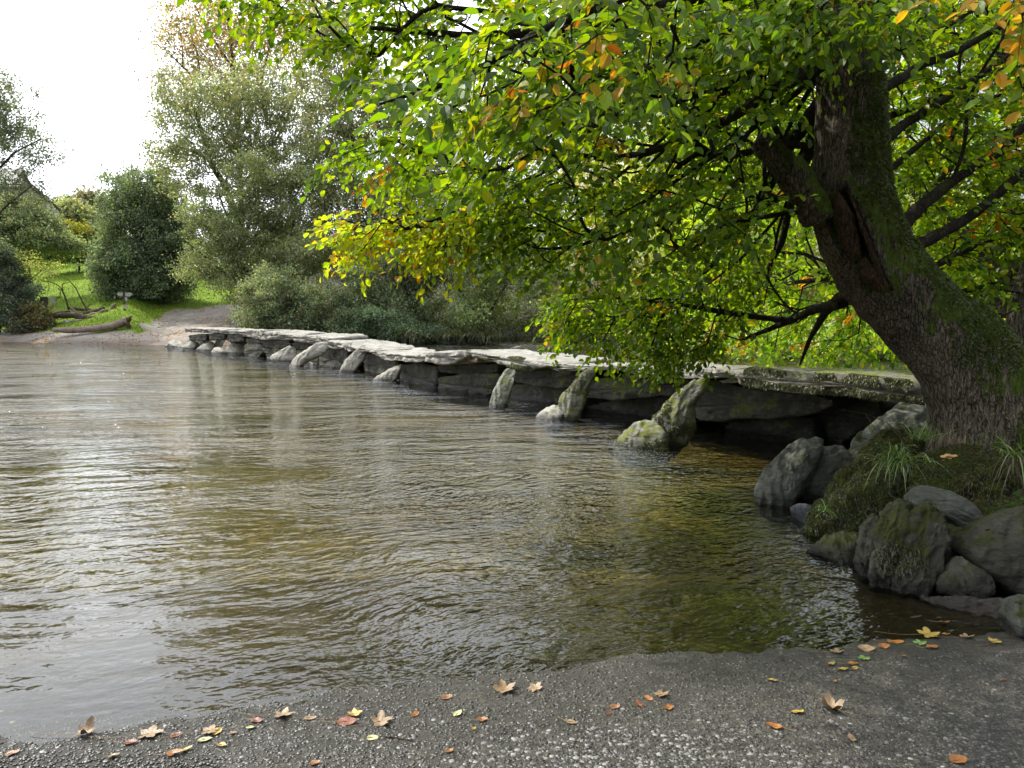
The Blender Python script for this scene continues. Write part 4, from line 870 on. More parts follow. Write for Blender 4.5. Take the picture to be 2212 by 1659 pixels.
def sprays(T, dirs, K_, name, parent, root, nleaf=22, L0=.070, cols=GREEN, mat='leaf_near', twig=True, oddp=.022, depthcol=None):
    tw_V = []; LP, LD, LN, LL, LC = [], [], [], [], []
    for t, d, k in zip(T, dirs, K_):
        d = unit(d * .8 + unit((t - root) * np.array([1, 1, .2])) * .5 + np.array([0, 0, -.28]) + (rng.random(3) - .5) * .6)
        up = unit(np.array([0, 0, 1.]) + (rng.random(3) - .5) * 1.0); s = unit(np.cross(d, up)); up = np.cross(s, d)
        odd = rng.random() < oddp
        for a in (-.62, .0, .62):
            dd = unit(d * math.cos(a) + s * math.sin(a) + (rng.random(3) - .5) * .25); l = .26 + .16 * rng.random(); m = max(3, nleaf // 3)
            tt = (np.arange(m) + .6) / m; drop = -.22 * tt ** 2 * l; pos = t + dd * (tt * l)[:, None]; pos[:, 2] += drop
            tw_V.append((t, t + dd * l * .5 - (0, 0, .055 * l), t + dd * l - (0, 0, .22 * l)))
            sg = np.where(np.arange(m) % 2 == 0, 1, -1)[:, None]; ss = np.cross(up, dd)
            ld = unit(dd * .75 + ss * sg * .85 + (rng.random((m, 3)) - .5) * .7 + np.array([0, 0, -.35])); ln_ = unit(up * .75 + (rng.random((m, 3)) - .5) * 1.5)
            LP.append(pos); LD.append(ld); LN.append(ln_); LL.append(L0 * (.50 + .75 * rng.random(m) ** .8) * (1 if k != 2 else 1.1))
            if k == 1: c = palette(m, [(.36, .43, .02), (.46, .32, .02), (.25, .38, .02), (.40, .16, .02)], [6, 1., 4, .5])
            elif k == 2: c = palette(m, [(.45, .27, .02), (.15, .24, .02)], [3, 2])
            elif odd: c = palette(m, [(.40, .24, .02), (.36, .13, .015), (.26, .27, .02)], [3, 2, 3])
            else:
                c = palette(m, cols + [(.34, .28, .02)], [3] * len(cols) + [.18])
            LC.append(c)
    V, F_, k = leaves(np.vstack(LP), np.vstack(LD), np.vstack(LN), np.concatenate(LL)); c = np.repeat(np.vstack(LC), k, 0)
    mesh(name, V, [F_], M[mat], parent, col=c, smooth=False)
    if twig:
        A = np.array(tw_V); n = len(A); Pn = A.reshape(-1, 3); pr = np.tile([-1, 0, 1], n) + np.repeat(np.arange(n) * 3, 3) * 1; pr[::3] = -1
        rr = np.tile([.0016, .0013, .0008], n); v_, q_ = tubes(Pn, pr, rr, 4); mesh('fine_twigs', v_, [q_], M['bark_dark'], parent)
    return len(LL)
T_all = T; rootp = np.array([2.8, 6.1, 4.5])
sprays(T, dirs, K_, 'foliage', beech, rootp, 24)

# second beech, its trunk cut by the right edge, and its crown behind
b2 = tag(empty('beech_tree', (5.0, 7.1, .7)), 'dark beech trunk cut off by the right edge, its crown behind the hollow tree', 'tree', 'beeches by the bridge')
q = limb([(2290, 960, 7.0), (2262, 850, 7.0), (2240, 750, 7.05), (2262, 620, 7.1), (2330, 470, 7.2), (2400, 300, 7.3), (2400, -200, 7.4)], (.42, .36, .30, .27, .25, .22, .15), 'trunk', b2, 48, 'bark', nz=.07)
lb = [limb([(2250, 640, 7.1), (2140, 560, 8.5), (2000, 430, 10.), (1850, 330, 11.5), (1650, 300, 12.5)], (.13, .10, .07, .05, .03), 'limb', b2),
      limb([(2245, 700, 7.1), (2120, 640, 8.6), (1960, 620, 10.), (1800, 600, 11.5), (1640, 620, 12.5)], (.10, .08, .05, .04, .02), 'limb', b2),
      limb([(2330, 400, 7.2), (2250, 200, 9.), (2100, 50, 10.), (1900, -60, 11.)], (.10, .08, .05, .03), 'limb', b2)]
T2 = np.vstack([zone([(1520, 200), (1760, 150), (1760, 560), (1880, 640), (1950, 760), (1900, 785), (1740, 765), (1560, 750), (1450, 620)], 9.5, 14., 420),
                zone([(1900, -60), (2300, -60), (2300, 700), (2150, 690), (2000, 600), (1900, 420)], 9.5, 13.5, 460),
                zone([(1400, -60), (1900, -60), (1760, 300), (1450, 300)], 9.5, 13, 200)])
T2 = T2[T2[:, 2] > .95]
P, par, wgt, tips, dirs, nr = grow([q] + lb, T2, .3, .35, .1)
v_, q_ = tubes(P, np.where(np.arange(len(P)) < nr, -1, par), np.minimum(.004 * np.maximum(wgt, 1) ** .46, .05), 5); mesh('twigs', v_, [q_], M['bark_dark'], b2)
sprays(T2, dirs, np.zeros(len(T2), int), 'foliage', b2, np.array([5, 7.5, 4.]), 27, .085, [(.18, .34, .018), (.26, .42, .02), (.12, .25, .014), (.34, .46, .03), (.08, .18, .014)], twig=False, oddp=.06)
# ------------------------------------------------------------------ far bank trees and shrubs
GRY = [(.11, .135, .068), (.15, .175, .085), (.075, .10, .055), (.185, .205, .10), (.13, .15, .085)]
DRK = [(.055, .085, .05), (.085, .125, .062), (.035, .058, .038), (.12, .165, .075)]
YGR = [(.14, .19, .045), (.20, .24, .055), (.09, .13, .04), (.25, .26, .06)]
RUS = [(.30, .155, .065), (.36, .22, .09), (.17, .13, .06), (.22, .10, .045)]
YEL = [(.28, .27, .03), (.36, .33, .04), (.20, .23, .03), (.14, .17, .03)]
def ztree(name, label, cat, D, blobs, trunk_px, ntip, nl, Ls, cols, probs=None, depth=None, group=None, r0=.003, sig=.45, limbs_px=(), tr=None, mat='leaf_far', flat=.75, alpha=.4, seg=.8, topcols=None, lo=.0, parts=True):
    """crown blobs: (u, v, ru, rv) in photo pixels at distance D, made into ellipsoids `depth` deep; trunk given by pixels"""
    trp = np.array([at(u, v, D) for u, v in trunk_px]); base = trp[0].copy(); gz = float(hgt(base[0], base[1])); trp[0, 2] = min(trp[0, 2], gz) if abs(trp[0, 2] - gz) < 3 else gz
    root = tag(empty(name, (trp[0, 0], trp[0, 1], gz)), label, cat, group)
    S = D / F; w_ = np.array([b[2] * b[3] for b in blobs], float); cnt = np.maximum(1, (ntip * w_ / w_.sum()).astype(int)); T = []; B = []
    for (u, v, ru, rv), c in zip(blobs, cnt):
        cc = at(u, v, D); q = unit(rng.normal(size=(c, 3))) * (rng.random((c, 1)) ** .36); dz = (depth or .8 * (ru + rv) / 2 * S)
        T.append(cc + q * np.array([ru * S, dz, rv * S]))
    T = np.vstack(T); T = T[T[:, 2] > hgt(T[:, 0], T[:, 1]) + lo]
    roots = [trp] + [np.array([at(u, v, D + (dy if True else 0)) for u, v, dy in l]) for l in limbs_px]
    P, par, wgt, tips, dirs, nr = grow(roots, T, seg, alpha, .08)
    r = 1.5 * r0 * np.maximum(wgt, 1) ** .48 * (D / 40) ** .5
    if tr: r[:nr] = np.maximum(r[:nr], tr * .25)
    v_, q_ = tubes(P, par, r, 5)
    if tr:
        rr = np.linspace(tr, tr * .45, len(trp)); tv, tf = polytube(trp - [(0, 0, .3)] * 1, rr, 14, None, .15, 3); mesh('trunk', tv, tf, M['bark_far'], root)
        for l in roots[1:]:
            tv, tf = polytube(l, np.linspace(tr * .5, tr * .2, len(l)), 8, None, .12, 4); mesh('limb', tv, tf, M['bark_far'], root)
    mesh('branches', v_, [q_], M['bark_far'], root)
    nl = int(nl * 1.5); Ls = Ls * 1.28; sig = sig * .78; cols = [tuple(min(.6, x * 2.1 + .03) for x in c) for c in cols]
    m = max(3, nl // len(T)); Pn = np.repeat(T, m, 0); n = len(Pn)
    csig = sig * (.6 + .7 * rng.random((len(T), 1))); off = rng.normal(size=(n, 3)) * np.repeat(csig, m, 0) * np.array([1, 1, flat]); Pn = Pn + off
    keep = Pn[:, 2] > hgt(Pn[:, 0], Pn[:, 1]) + .02; Pn = Pn[keep]; n = len(Pn)
    D_ = unit(rng.normal(size=(n, 3)) + np.array([0, 0, -.3])); N_ = unit(rng.normal(size=(n, 3)) * .8 + np.array([0, 0, .6]))
    shade = np.repeat(.62 + .76 * rng.random((len(T), 1)), m, 0)[keep]
    c = palette(n, cols, probs or [1] * len(cols), .22) * shade
    if topcols is not None:
        tc_, z0, z1 = topcols; k = rng.random(n) < sm(z0, z1, proj(Pn)[1] * -1 + 25 * fbm(Pn * .35, 2)); c[k] = palette(int(k.sum()), tc_, [1] * len(tc_), .2)
    V, F_, k = leaves(Pn, D_, N_, Ls * (.6 + .8 * rng.random(n)), False, .66); mesh('foliage', V, [F_], M[mat], root, col=np.repeat(c, k, 0), smooth=False)
    return root
GF = 'trees and bushes along the far bank'
# hazy wooded rise behind the house
for k, (lb, D, bl, tp, cols, n1, n2) in enumerate([
  ('rounded yellow-green tree on the skyline right of the house', 150, [(150, 455, 22, 16), (175, 462, 20, 14), (165, 475, 35, 14)], [(165, 495), (160, 460)], [(.16, .19, .085), (.20, .22, .10)], 60, 5000),
  ('darker conifer top on the skyline behind the yellow-green tree', 165, [(145, 440, 8, 10), (137, 447, 14, 9), (150, 452, 14, 9)], [(146, 495), (145, 430)], [(.09, .12, .075), (.12, .15, .09)], 40, 3500),
  ('brown-grey wood edge on the skyline above the hedge', 160, [(190, 462, 24, 20), (225, 475, 26, 22), (180, 478, 30, 16), (208, 492, 40, 14)], [(200, 500), (195, 460)], [(.15, .145, .10), (.19, .17, .12), (.12, .125, .09)], 90, 7000),
  ('nearly bare airy tree standing tallest on the skyline', 155, [(190, 440, 13, 20), (200, 428, 10, 12), (182, 430, 7, 12), (215, 450, 8, 16), (224, 462, 12, 20)], [(199, 500), (194, 470), (190, 412)], [(.17, .165, .12), (.14, .15, .11)], 70, 1500)]):
    ztree('skyline_tree', lb, 'tree', D, bl, tp, n1, n2, .55, cols, group='trees on the skyline', sig=1.0, seg=1.5, r0=.010, tr=.15)
# house
def box(name, x0, x1, y0, y1, z0, z1, mat, parent, skew=None):
    V = np.array([(x, y, z) for z in (z0, z1) for y in (y0, y1) for x in (x0, x1)], float)
    return mesh(name, V, [np.array([(0, 2, 3, 1), (4, 5, 7, 6), (0, 1, 5, 4), (1, 3, 7, 5), (3, 2, 6, 7), (2, 0, 4, 6)])], mat, parent, smooth=False)
def prism(name, poly_uv, D, thick, mat, parent, dy=0):
    q = np.array([at(u, v, D + dy) for u, v in poly_uv]); n = len(q); V = np.vstack([q, q + (0 if thick < 1 else -.72 * thick, thick, 0)])
    me = bpy.data.meshes.new(name); org = np.array(parent.location); me.from_pydata([tuple(p - org) for p in V], [], [tuple(range(n))[::-1], tuple(range(n, 2 * n))] + [(i, (i + 1) % n, n + (i + 1) % n, n + i) for i in range(n)])
    me.materials.append(mat); me.update(); o = bpy.data.objects.new(name, me); C.objects.link(o); o.parent = parent; return o
M['render_wall'] = simple('cream_stone_wall', (.40, .36, .28), .9, .25, 6, .03)
M['slate'] = simple('slate_roof', (.16, .16, .165), .7, .3, 8, .04)
M['barge'] = simple('dark_barge_board', (.03, .028, .028), .6)
M['winframe'] = simple('white_window_frame', (.6, .62, .62), .5, .05)
M['glass'] = simple('window_glass', (.05, .06, .07), .12, .2, 2, 0, .6)
HD = 96.; hz = float(hgt(-62, HD)); house = tag(empty('house', (at(60, 480, HD)[0], HD, hz)), 'stone house with slate roof half hidden behind the tree at the left edge', 'house')
prism('wall', [(-150, 560), (-150, 402), (40, 402), (64, 402), (112, 441), (131, 458), (131, 560)], HD, 8, M['render_wall'], house)
q = np.array([at(-160, 401, HD - .6), at(50, 401, HD - .6), at(52, 366, HD + 5.5), at(-160, 366, HD + 5.5)]); q = np.vstack([q, q + (0, .0, .22)])
mesh('roof', q, [np.array([(0, 3, 2, 1), (4, 5, 6, 7), (0, 1, 5, 4), (1, 2, 6, 5), (2, 3, 7, 6), (3, 0, 4, 7)])], M['slate'], house, smooth=False)
prism('side_roof', [(50, 366), (66, 394), (114, 436), (134, 456), (133, 461), (112, 444), (62, 402), (46, 370)], HD, 8.6, M['barge'], house, -.35)
for w_ in ([(102, 437), (108, 441), (108, 458), (102, 457)], [(113, 446), (126, 456), (126, 470), (113, 470)]):
    f = prism('window', w_, HD, .12, M['winframe'], house, -.10)
    cx_ = np.mean([p[0] for p in w_]); cy_ = np.mean([p[1] for p in w_]); prism('pane', [((u - cx_) * .72 + cx_, (v - cy_) * .8 + cy_) for u, v in w_], HD, .05, M['glass'], f, -.16)
    f.children[0].location = tuple(-np.array(house.location) + np.array(house.location)); 
prism('chimney_cowl', [(131, 484), (140, 484), (140, 492), (131, 492)], 84, .6, M['barge'], tag(empty('bin', (at(135, 492, 84)[0], 84, float(at(135, 492, 84)[2]))), 'small dark box showing above the yellow-green hedge', 'box'))

ztree('hedge', 'long clipped hedge with yellow-green top above the lawn', 'hedge', 86, [(120, 510, 22, 26), (150, 515, 22, 26), (180, 515, 22, 26), (210, 518, 22, 26), (240, 522, 20, 24), (120, 545, 25, 18), (165, 545, 25, 18), (205, 545, 25, 18), (90, 530, 25, 30)], [(170, 565), (170, 520)], 420, 26000, .24, YGR + DRK, [2, 1, 3, 1, 2, 2, 2, 1], depth=1.6, sig=.55, topcols=(YEL, -512, -494), seg=1.0)
ztree('shrub', 'dark green bush between the hedge and the left edge, under the small tree', 'bush', 72, [(30, 470, 60, 50), (80, 490, 45, 38), (20, 520, 50, 34), (100, 520, 40, 28), (140, 528, 30, 20)], [(60, 560), (60, 500)], 300, 26000, .17, DRK + GRY, group=GF, sig=.5, depth=3, r0=.004)
ztree('riverside_tree', 'airy small-leaved tree cut by the left edge, bare sky behind its twigs', 'tree', 63, [(15, 190, 35, 45), (20, 255, 55, 30), (45, 285, 60, 22), (-20, 300, 80, 60), (60, 330, 40, 22), (10, 370, 60, 40), (40, 425, 60, 45), (-60, 230, 90, 110), (95, 325, 22, 14)], [(-60, 700), (-50, 560), (-40, 400), (-20, 250)], 460, 14000, .14, [(.07, .095, .062), (.10, .125, .075), (.05, .068, .05)], group=GF, sig=.50, depth=4, tr=.22, limbs_px=[[(-45, 500, 0), (20, 440, -1), (70, 400, -1)], [(-35, 400, 0), (30, 330, -1), (90, 300, 0)]], r0=.0035)
ztree('shrub', 'dusky bush at the left edge above the ferns', 'bush', 61.5, [(10, 610, 42, 50), (50, 640, 40, 42), (15, 680, 45, 36), (60, 690, 34, 26), (-20, 560, 50, 40)], [(0, 730), (5, 640)], 200, 22000, .12, [(.045, .065, .045), (.075, .10, .06), (.03, .045, .03)], group=GF, sig=.35, depth=2, lo=.1)
ztree('sapling', 'thin yellowing twiggy sapling over the lawn by the left edge', 'sapling', 63, [(75, 590, 40, 26), (110, 575, 26, 20), (60, 560, 40, 16)], [(20, 690), (40, 640), (70, 600), (110, 570)], 60, 800, .11, YGR + [(.22, .2, .06)], group=GF, sig=.4, depth=1.5, tr=.04)
ztree('fern_clump', 'browning fern clump on the bank at the left, by the timber post', 'fern', 61, [(80, 690, 26, 24), (95, 705, 18, 14), (60, 700, 26, 20), (75, 668, 16, 14)], [(78, 722), (78, 700)], 110, 9000, .15, [(.12, .085, .035), (.075, .10, .03), (.05, .075, .025), (.16, .10, .04)], sig=.28, depth=.8)
# the dark holly-like bush, the tall turning tree and the alders
ztree('shrub', 'large dense dark bush behind the signpost on the lawn', 'bush', 70, [(290, 600, 85, 55), (340, 560, 75, 80), (240, 560, 34, 60), (300, 480, 70, 80), (260, 430, 36, 50), (330, 420, 60, 60), (370, 610, 42, 45), (280, 640, 70, 18), (360, 520, 60, 70)], [(310, 662), (310, 560), (305, 450)], 700, 62000, .17, DRK + [(.07, .10, .06), (.10, .12, .08)], group=GF, sig=.6, depth=4.5, r0=.004)
ztree('tall_tree', 'tallest far tree, its sparse crown turning orange-brown at the top left', 'tree', 76, [(430, 60, 80, 60), (400, 110, 60, 45), (500, 30, 90, 60), (560, 100, 80, 70), (380, 200, 55, 30), (640, 60, 70, 70), (470, 150, 90, 60), (600, -40, 120, 60), (740, 0, 60, 60), (395, 45, 45, 30)], [(520, 700), (525, 560), (520, 400), (515, 250), (500, 100), (490, 0)], 900, 15000, .19, RUS + GRY, [2, 2, 2, 1, 1, 1, 1, 1, 1], group=GF, sig=.75, depth=5, tr=.30, seg=1.2, limbs_px=[[(520, 330, 0), (470, 230, -1), (420, 170, -2), (370, 120, -2)], [(518, 300, 0), (560, 200, 1), (590, 60, 1)], [(505, 150, 0), (450, 70, 0), (420, 10, 0)], [(530, 420, 0), (620, 260, 1), (660, 100, 1), (670, -20, 1)]], r0=.0045)
ztree('riverside_tree', 'grey-green broad tree with a bent dark trunk, left of the middle', 'tree', 64, [(420, 200, 75, 45), (500, 240, 90, 60), (390, 270, 60, 50), (450, 330, 90, 55), (560, 200, 80, 60), (370, 340, 40, 40), (540, 330, 80, 70), (620, 280, 70, 90), (400, 400, 50, 30)], [(560, 690), (520, 500), (488, 400), (455, 345), (440, 290), (420, 230)], 900, 27000, .15, GRY + [(.16, .13, .06)], [3, 3, 3, 2, 2, 1], group=GF, sig=.5, depth=4, tr=.28, limbs_px=[[(500, 430, 0), (580, 330, 0), (620, 220, 1)], [(455, 345, 0), (400, 320, -1), (350, 330, -1)]], r0=.004)
ztree('riverside_tree', 'olive bushy alder leaning over the gravel path', 'tree', 61, [(520, 470, 90, 80), (470, 540, 70, 70), (600, 560, 90, 80), (540, 620, 60, 50), (440, 480, 50, 40), (620, 440, 90, 80), (430, 590, 40, 30), (700, 380, 70, 70), (560, 390, 80, 50)], [(560, 715), (545, 640), (520, 520), (560, 430)], 640, 46000, .14, GRY + YGR, [3, 3, 3, 2, 2, 1, 0, 2, 0], group=GF, sig=.5, depth=4, tr=.2, limbs_px=[[(545, 640, 0), (450, 560, -1), (400, 520, -1)], [(540, 600, 0), (480, 440, 0), (470, 410, 0)]])
ztree('shrub', 'leafy thicket at the water edge beside the gravel path', 'bush', 53.5, [(600, 640, 75, 60), (560, 690, 50, 34), (680, 660, 70, 55), (640, 700, 90, 34), (720, 700, 60, 34)], [(640, 735), (640, 690)], 360, 34000, .11, DRK + GRY + [(.13, .09, .05)], [2, 3, 2, 2, 1, 1, 1, 1, 1, 1], group=GF, sig=.4, depth=2)
ztree('riverside_tree', 'tall pale grey-green alder behind the yellow beech sprays', 'tree', 60, [(760, 420, 90, 80), (720, 300, 70, 60), (820, 500, 90, 80), (700, 540, 80, 70), (880, 420, 90, 80), (790, 240, 90, 80), (760, 130, 60, 60), (680, 180, 60, 80), (700, 60, 70, 60), (950, 350, 80, 80)], [(800, 720), (790, 600), (770, 450), (760, 250)], 900, 46000, .15, GRY + [(.17, .16, .08)], None, group=GF, sig=.55, depth=4, tr=.22, limbs_px=[[(790, 560, 0), (860, 420, 0), (900, 300, 0)]])
ztree('riverside_tree', 'many-stemmed alder with a twisted dark limb over the water', 'tree', 56, [(820, 610, 80, 60), (900, 560, 80, 70), (880, 660, 80, 45), (780, 670, 60, 45), (960, 500, 80, 70)], [(925, 738), (900, 660), (860, 590), (840, 520)], 420, 30000, .13, GRY + DRK, [2, 2, 2, 1, 2, 1, 2, 1, 1], group=GF, sig=.45, depth=3, tr=.16, limbs_px=[[(900, 650, 0), (940, 600, -2.5), (890, 600, -3), (865, 622, -3)], [(920, 700, 0), (960, 640, 0), (1000, 590, 0)]])
ztree('riverside_tree', 'light green hazel-like tree at the bend, twiggy and half bare', 'tree', 54, [(1030, 600, 70, 60), (1000, 540, 70, 60), (1080, 650, 60, 45), (1090, 540, 70, 70), (1150, 600, 60, 60), (1020, 680, 60, 35), (1180, 500, 90, 90)], [(1045, 738), (1040, 660), (1060, 560), (1090, 480)], 460, 24000, .13, YGR + [(.12, .17, .09), (.16, .21, .11), (.09, .13, .06)], [1, 1, 2, 1, 3, 3, 3], group=GF, sig=.45, depth=3, tr=.16, limbs_px=[[(1043, 700, 0), (1090, 620, 0), (1150, 540, 0)], [(1040, 690, 0), (980, 610, 0), (930, 590, 0)]])
ztree('riverside_tree', 'orange-tinged thin tree behind the hanging green branch', 'tree', 52, [(1260, 580, 60, 50), (1310, 520, 60, 70), (1230, 660, 60, 40), (1350, 620, 60, 60), (1200, 700, 50, 22), (1420, 560, 70, 90), (1300, 400, 90, 90)], [(1290, 735), (1290, 640), (1300, 520)], 360, 15000, .14, RUS + YGR + [(.4, .24, .08)], [1, 1, 1, 0, 2, 2, 1, 1, 2], group=GF, sig=.5, depth=3, tr=.15)
ztree('shrub', 'low bramble bank along the water under the alders', 'bush', 53.2, [(760, 715, 60, 20), (840, 715, 60, 20), (920, 718, 50, 18), (820, 690, 80, 22)], [(840, 740), (840, 715)], 260, 24000, .10, [(.07, .11, .06), (.10, .15, .08), (.045, .07, .04), (.13, .18, .10)], group=GF, sig=.3, depth=1.2)
ztree('riverside_tree', 'tall backlit tree beyond the right bank, bright behind the beech boughs', 'tree', 40, [(1650, 550, 150, 110), (1500, 640, 120, 90), (1800, 640, 130, 100), (1700, 400, 200, 160), (1900, 500, 150, 200), (1560, 710, 110, 40), (2100, 560, 160, 190), (2000, 700, 160, 70), (1450, 400, 120, 150)], [(1700, 745), (1700, 560), (1720, 350)], 900, 60000, .15, [(.22, .33, .05), (.32, .42, .06), (.15, .24, .04), (.42, .46, .10)], group=GF, sig=.6, depth=4, tr=.25)
ztree('riverside_tree', 'high far tree closing the gap above the orange-tinged one', 'tree', 70, [(1050, 330, 140, 130), (1200, 250, 140, 160), (1350, 300, 140, 180), (1500, 200, 140, 160), (1000, 200, 90, 90), (1500, 450, 140, 130)], [(1250, 735), (1250, 500), (1240, 300)], 600, 30000, .19, GRY + YGR, group=GF, sig=.8, depth=5, tr=.28, seg=1.2)
ztree('shrub', 'bushes on the right bank upstream, seen under the beech boughs', 'bush', 31, [(1620, 740, 90, 26), (1760, 735, 90, 34), (1880, 735, 80, 40), (1960, 740, 70, 40), (1480, 745, 70, 14)], [(1800, 770), (1800, 740)], 300, 22000, .08, YGR + [(.12, .22, .04), (.08, .14, .04)], group=GF, sig=.28, depth=2, lo=.05)

ztree('shrub', 'distant hedge line closing the view under the tall trees', 'hedge', 92, [(480, 560, 60, 30), (560, 575, 70, 40), (660, 575, 80, 45), (780, 575, 90, 50), (900, 575, 90, 50), (1020, 580, 90, 50), (1150, 590, 90, 50), (1300, 590, 90, 60), (620, 520, 80, 40), (860, 520, 90, 50)], [(760, 620), (760, 560)], 500, 30000, .24, GRY + DRK, group=GF, sig=.8, depth=3, seg=1.5)
# grasses hanging over the far water edge
def tuft(name, label, base, n, ln, wd, cols, spread=.06, out=.5, droop=.8, parent=None, group=None, lean=(0, 0, 0), cat='grass tuft'):
    base = np.asarray(base, float); k = 6; t = np.linspace(0, 1, k); az = rng.random(n) * 6.28; l = ln * (.45 + .75 * rng.random(n)); el = R(78) - R(55) * out * rng.random(n)
    dr = np.stack([np.cos(az) * np.cos(el), np.sin(az) * np.cos(el), np.sin(el)], 1) + np.array(lean); dr = unit(dr)
    b = base + np.stack([rng.normal(size=n) * spread, rng.normal(size=n) * spread, np.zeros(n)], 1)
    ctr = b[:, None] + dr[:, None] * (t[None, :, None] * l[:, None, None]); ctr[..., 2] -= droop * (t[None] ** 2.2) * l[:, None] * (.5 + .5 * rng.random((n, 1)))
    sd = unit(np.cross(dr, [0, 0, 1.]) + .4 * (rng.random((n, 3)) - .5)); wv = wd * (1 - t ** 2 * .93) * .5
    V = np.stack([ctr - sd[:, None] * wv[None, :, None], ctr + sd[:, None] * wv[None, :, None]], 2).reshape(-1, 3)
    q = np.array([(2 * i, 2 * i + 1, 2 * i + 3, 2 * i + 2) for i in range(k - 1)]); Q = (q[None] + np.arange(n)[:, None, None] * 2 * k).reshape(-1, 4)
    o = mesh(name, V, [Q], M['blade'], parent, col=np.repeat(palette(n, cols, [1] * len(cols)), 2 * k, 0), origin=None if parent else base)
    if not parent: tag(o, label, cat, group)
    return o
GRS = [(.10, .17, .045), (.14, .24, .06), (.07, .12, .03), (.20, .28, .09)]
for k, (u, v, Dd, lb) in enumerate([(1040, 742, 52.2, 'shaggy grass clump overhanging the water, right of the alder stems'), (985, 742, 52.6, 'shorter grass clump left of the shaggy one'), (900, 741, 52.8, 'grass fringe under the bramble bank')]):
    b = at(u, v, Dd); b[2] = .5; tuft('grass_clump', lb, b, 900, 1.3, .05, [(.10, .115, .045), (.15, .16, .06), (.07, .085, .03)], .55, 1, 1.1, group='grass clumps on the far bank')
# near tufts in the moss
gb = at(1945, 1000, 5.02); tuft('grass_tuft', 'lush tuft of long green grass blades hanging over the mossy split rock', gb, 150, .34, .0085, GRS, .055, .9, .9, lean=(-.15, -.35, 0), group='grass tufts on the near bank')
gb = at(1990, 950, 5.35); tuft('grass_tuft', 'upright thin grass tuft against the foot of the beech trunk', gb, 60, .26, .007, GRS, .06, .9, .5, group='grass tufts on the near bank')
gb = at(1782, 1105, 5.1); tuft('grass_tuft', 'small bright tuft near the wet blue-grey stone', gb, 26, .15, .007, [(.16, .28, .06), (.12, .22, .05)], .015, .9, .7, lean=(-.2, -.3, 0), group='grass tufts on the near bank')
gb = at(2190, 985, 4.9); tuft('grass_tuft', 'arching green blades with a dead brown skirt at the right edge', gb, 22, .38, .011, GRS, .03, .9, 1.0, lean=(-.2, -.4, 0), group='grass tufts on the near bank')
tuft('dead_blades', None, gb - (0, .02, .06), 60, .26, .006, [(.16, .11, .06), (.10, .07, .04)], .03, .9, 1.7, parent=bpy.context.scene.objects[-1] if False else [o for o in C.objects if o.get('label', '').startswith('arching green')][0])
gb = at(2065, 955, 5.05); tuft('dry_rootlets', 'pale dry rootlets and straw at the foot of the trunk', gb, 60, .14, .004, [(.20, .15, .09), (.13, .10, .06)], .04, 1, .6, cat='dry roots')
# undergrowth on the banks that reads as one mass
n_ = 60000; x = rng.random(n_) * 60 - 22; s_ = rng.random(n_) ** 1.3 * 26 + .2; y = yfar(x) + s_; k = (x / y > -.335); x, y = x[k], y[k]; n_ = len(x)
Pn = np.stack([x, y, hgt(x, y) + .9 * rng.random(n_) * (.5 + .8 * (fbm(np.stack([x * .5, y * .5, x * 0], -1), 2) + .5).clip(0, 1.5))], 1)
V, F_, k = leaves(Pn, rng.normal(size=(n_, 3)), unit(rng.normal(size=(n_, 3)) + (0, 0, .7)), .20 * (.6 + .8 * rng.random(n_)), False, .6)
tag(mesh('undergrowth', V, [F_], M['leaf_far'], col=np.repeat(palette(n_, [(.06, .09, .03), (.10, .14, .04), (.14, .15, .05), (.12, .09, .04)], [3, 3, 2, 1]), k, 0), origin=(0, 0, 0), smooth=False), 'brambles and low plants covering the far bank under the trees', 'undergrowth', kind='stuff')
n_ = 16000; x = rng.random(n_) * 30 + 2; y = rng.random(n_) * 34 + 6; rb = rbank(x, y); k = (rb > .8) & (rb < 12) & (y > 8.2); x, y = x[k], y[k]; n_ = len(x)
Pn = np.stack([x, y, hgt(x, y) + .35 * rng.random(n_)], 1)
V, F_, k = leaves(Pn, rng.normal(size=(n_, 3)), unit(rng.normal(size=(n_, 3)) + (0, 0, .7)), .09 * (.6 + .8 * rng.random(n_)), False, .6)
tag(mesh('undergrowth', V, [F_], M['leaf_far'], col=np.repeat(palette(n_, [(.10, .16, .03), (.16, .24, .04), (.10, .08, .03)], [3, 3, 1]), k, 0), origin=(0, 0, 0), smooth=False), 'leafy ground plants on the right bank beyond the bridge end', 'undergrowth', kind='stuff')

# ------------------------------------------------------------------ far bank furniture and driftwood
def gz(u, v):     # point of the far-bank ground seen at a pixel
    Y = np.arange(46., 120., .1); p = at(np.full(len(Y), float(u)), np.full(len(Y), float(v)), Y); h = hgt(p[:, 0], p[:, 1]); k = np.argmax(h > p[:, 2]); return p[k] if (h > p[:, 2]).any() else p[-1]
def vtx(u, v, D): return at(u, v, D)
GL = 'driftwood logs heaped on the bank'
def logt(name, label, pts, rads, mat, D, cat='log', group=GL, twig=()):
    q = np.array([at(u, v, D + (w_[0] if w_ else 0)) for u, v, *w_ in pts]); v_, f_ = polytube(q, np.array(rads) * D / F, 12, 40, .22, hash_(label) % 50)
    o = tag(mesh(name, v_, f_, M[mat]), label, cat, group)
    return o
gl = gz(240, 716); DL = float(gl[1])
root = tag(empty('driftwood_log', gl), 'longest pale driftwood trunk lying on the gravel, with a torn root end on its right', 'log', GL)
q = np.array([at(u, v, DL) for u, v in ((116, 712), (145, 714), (180, 712), (215, 709), (245, 703), (262, 698), (276, 692))]); v_, f_ = polytube(q, np.array([4.5, 6.5, 7, 7, 8, 9.5, 8]) * DL / F, 18, 60, .14, 3); mesh('log_stem', v_, f_, M['drift'], root)
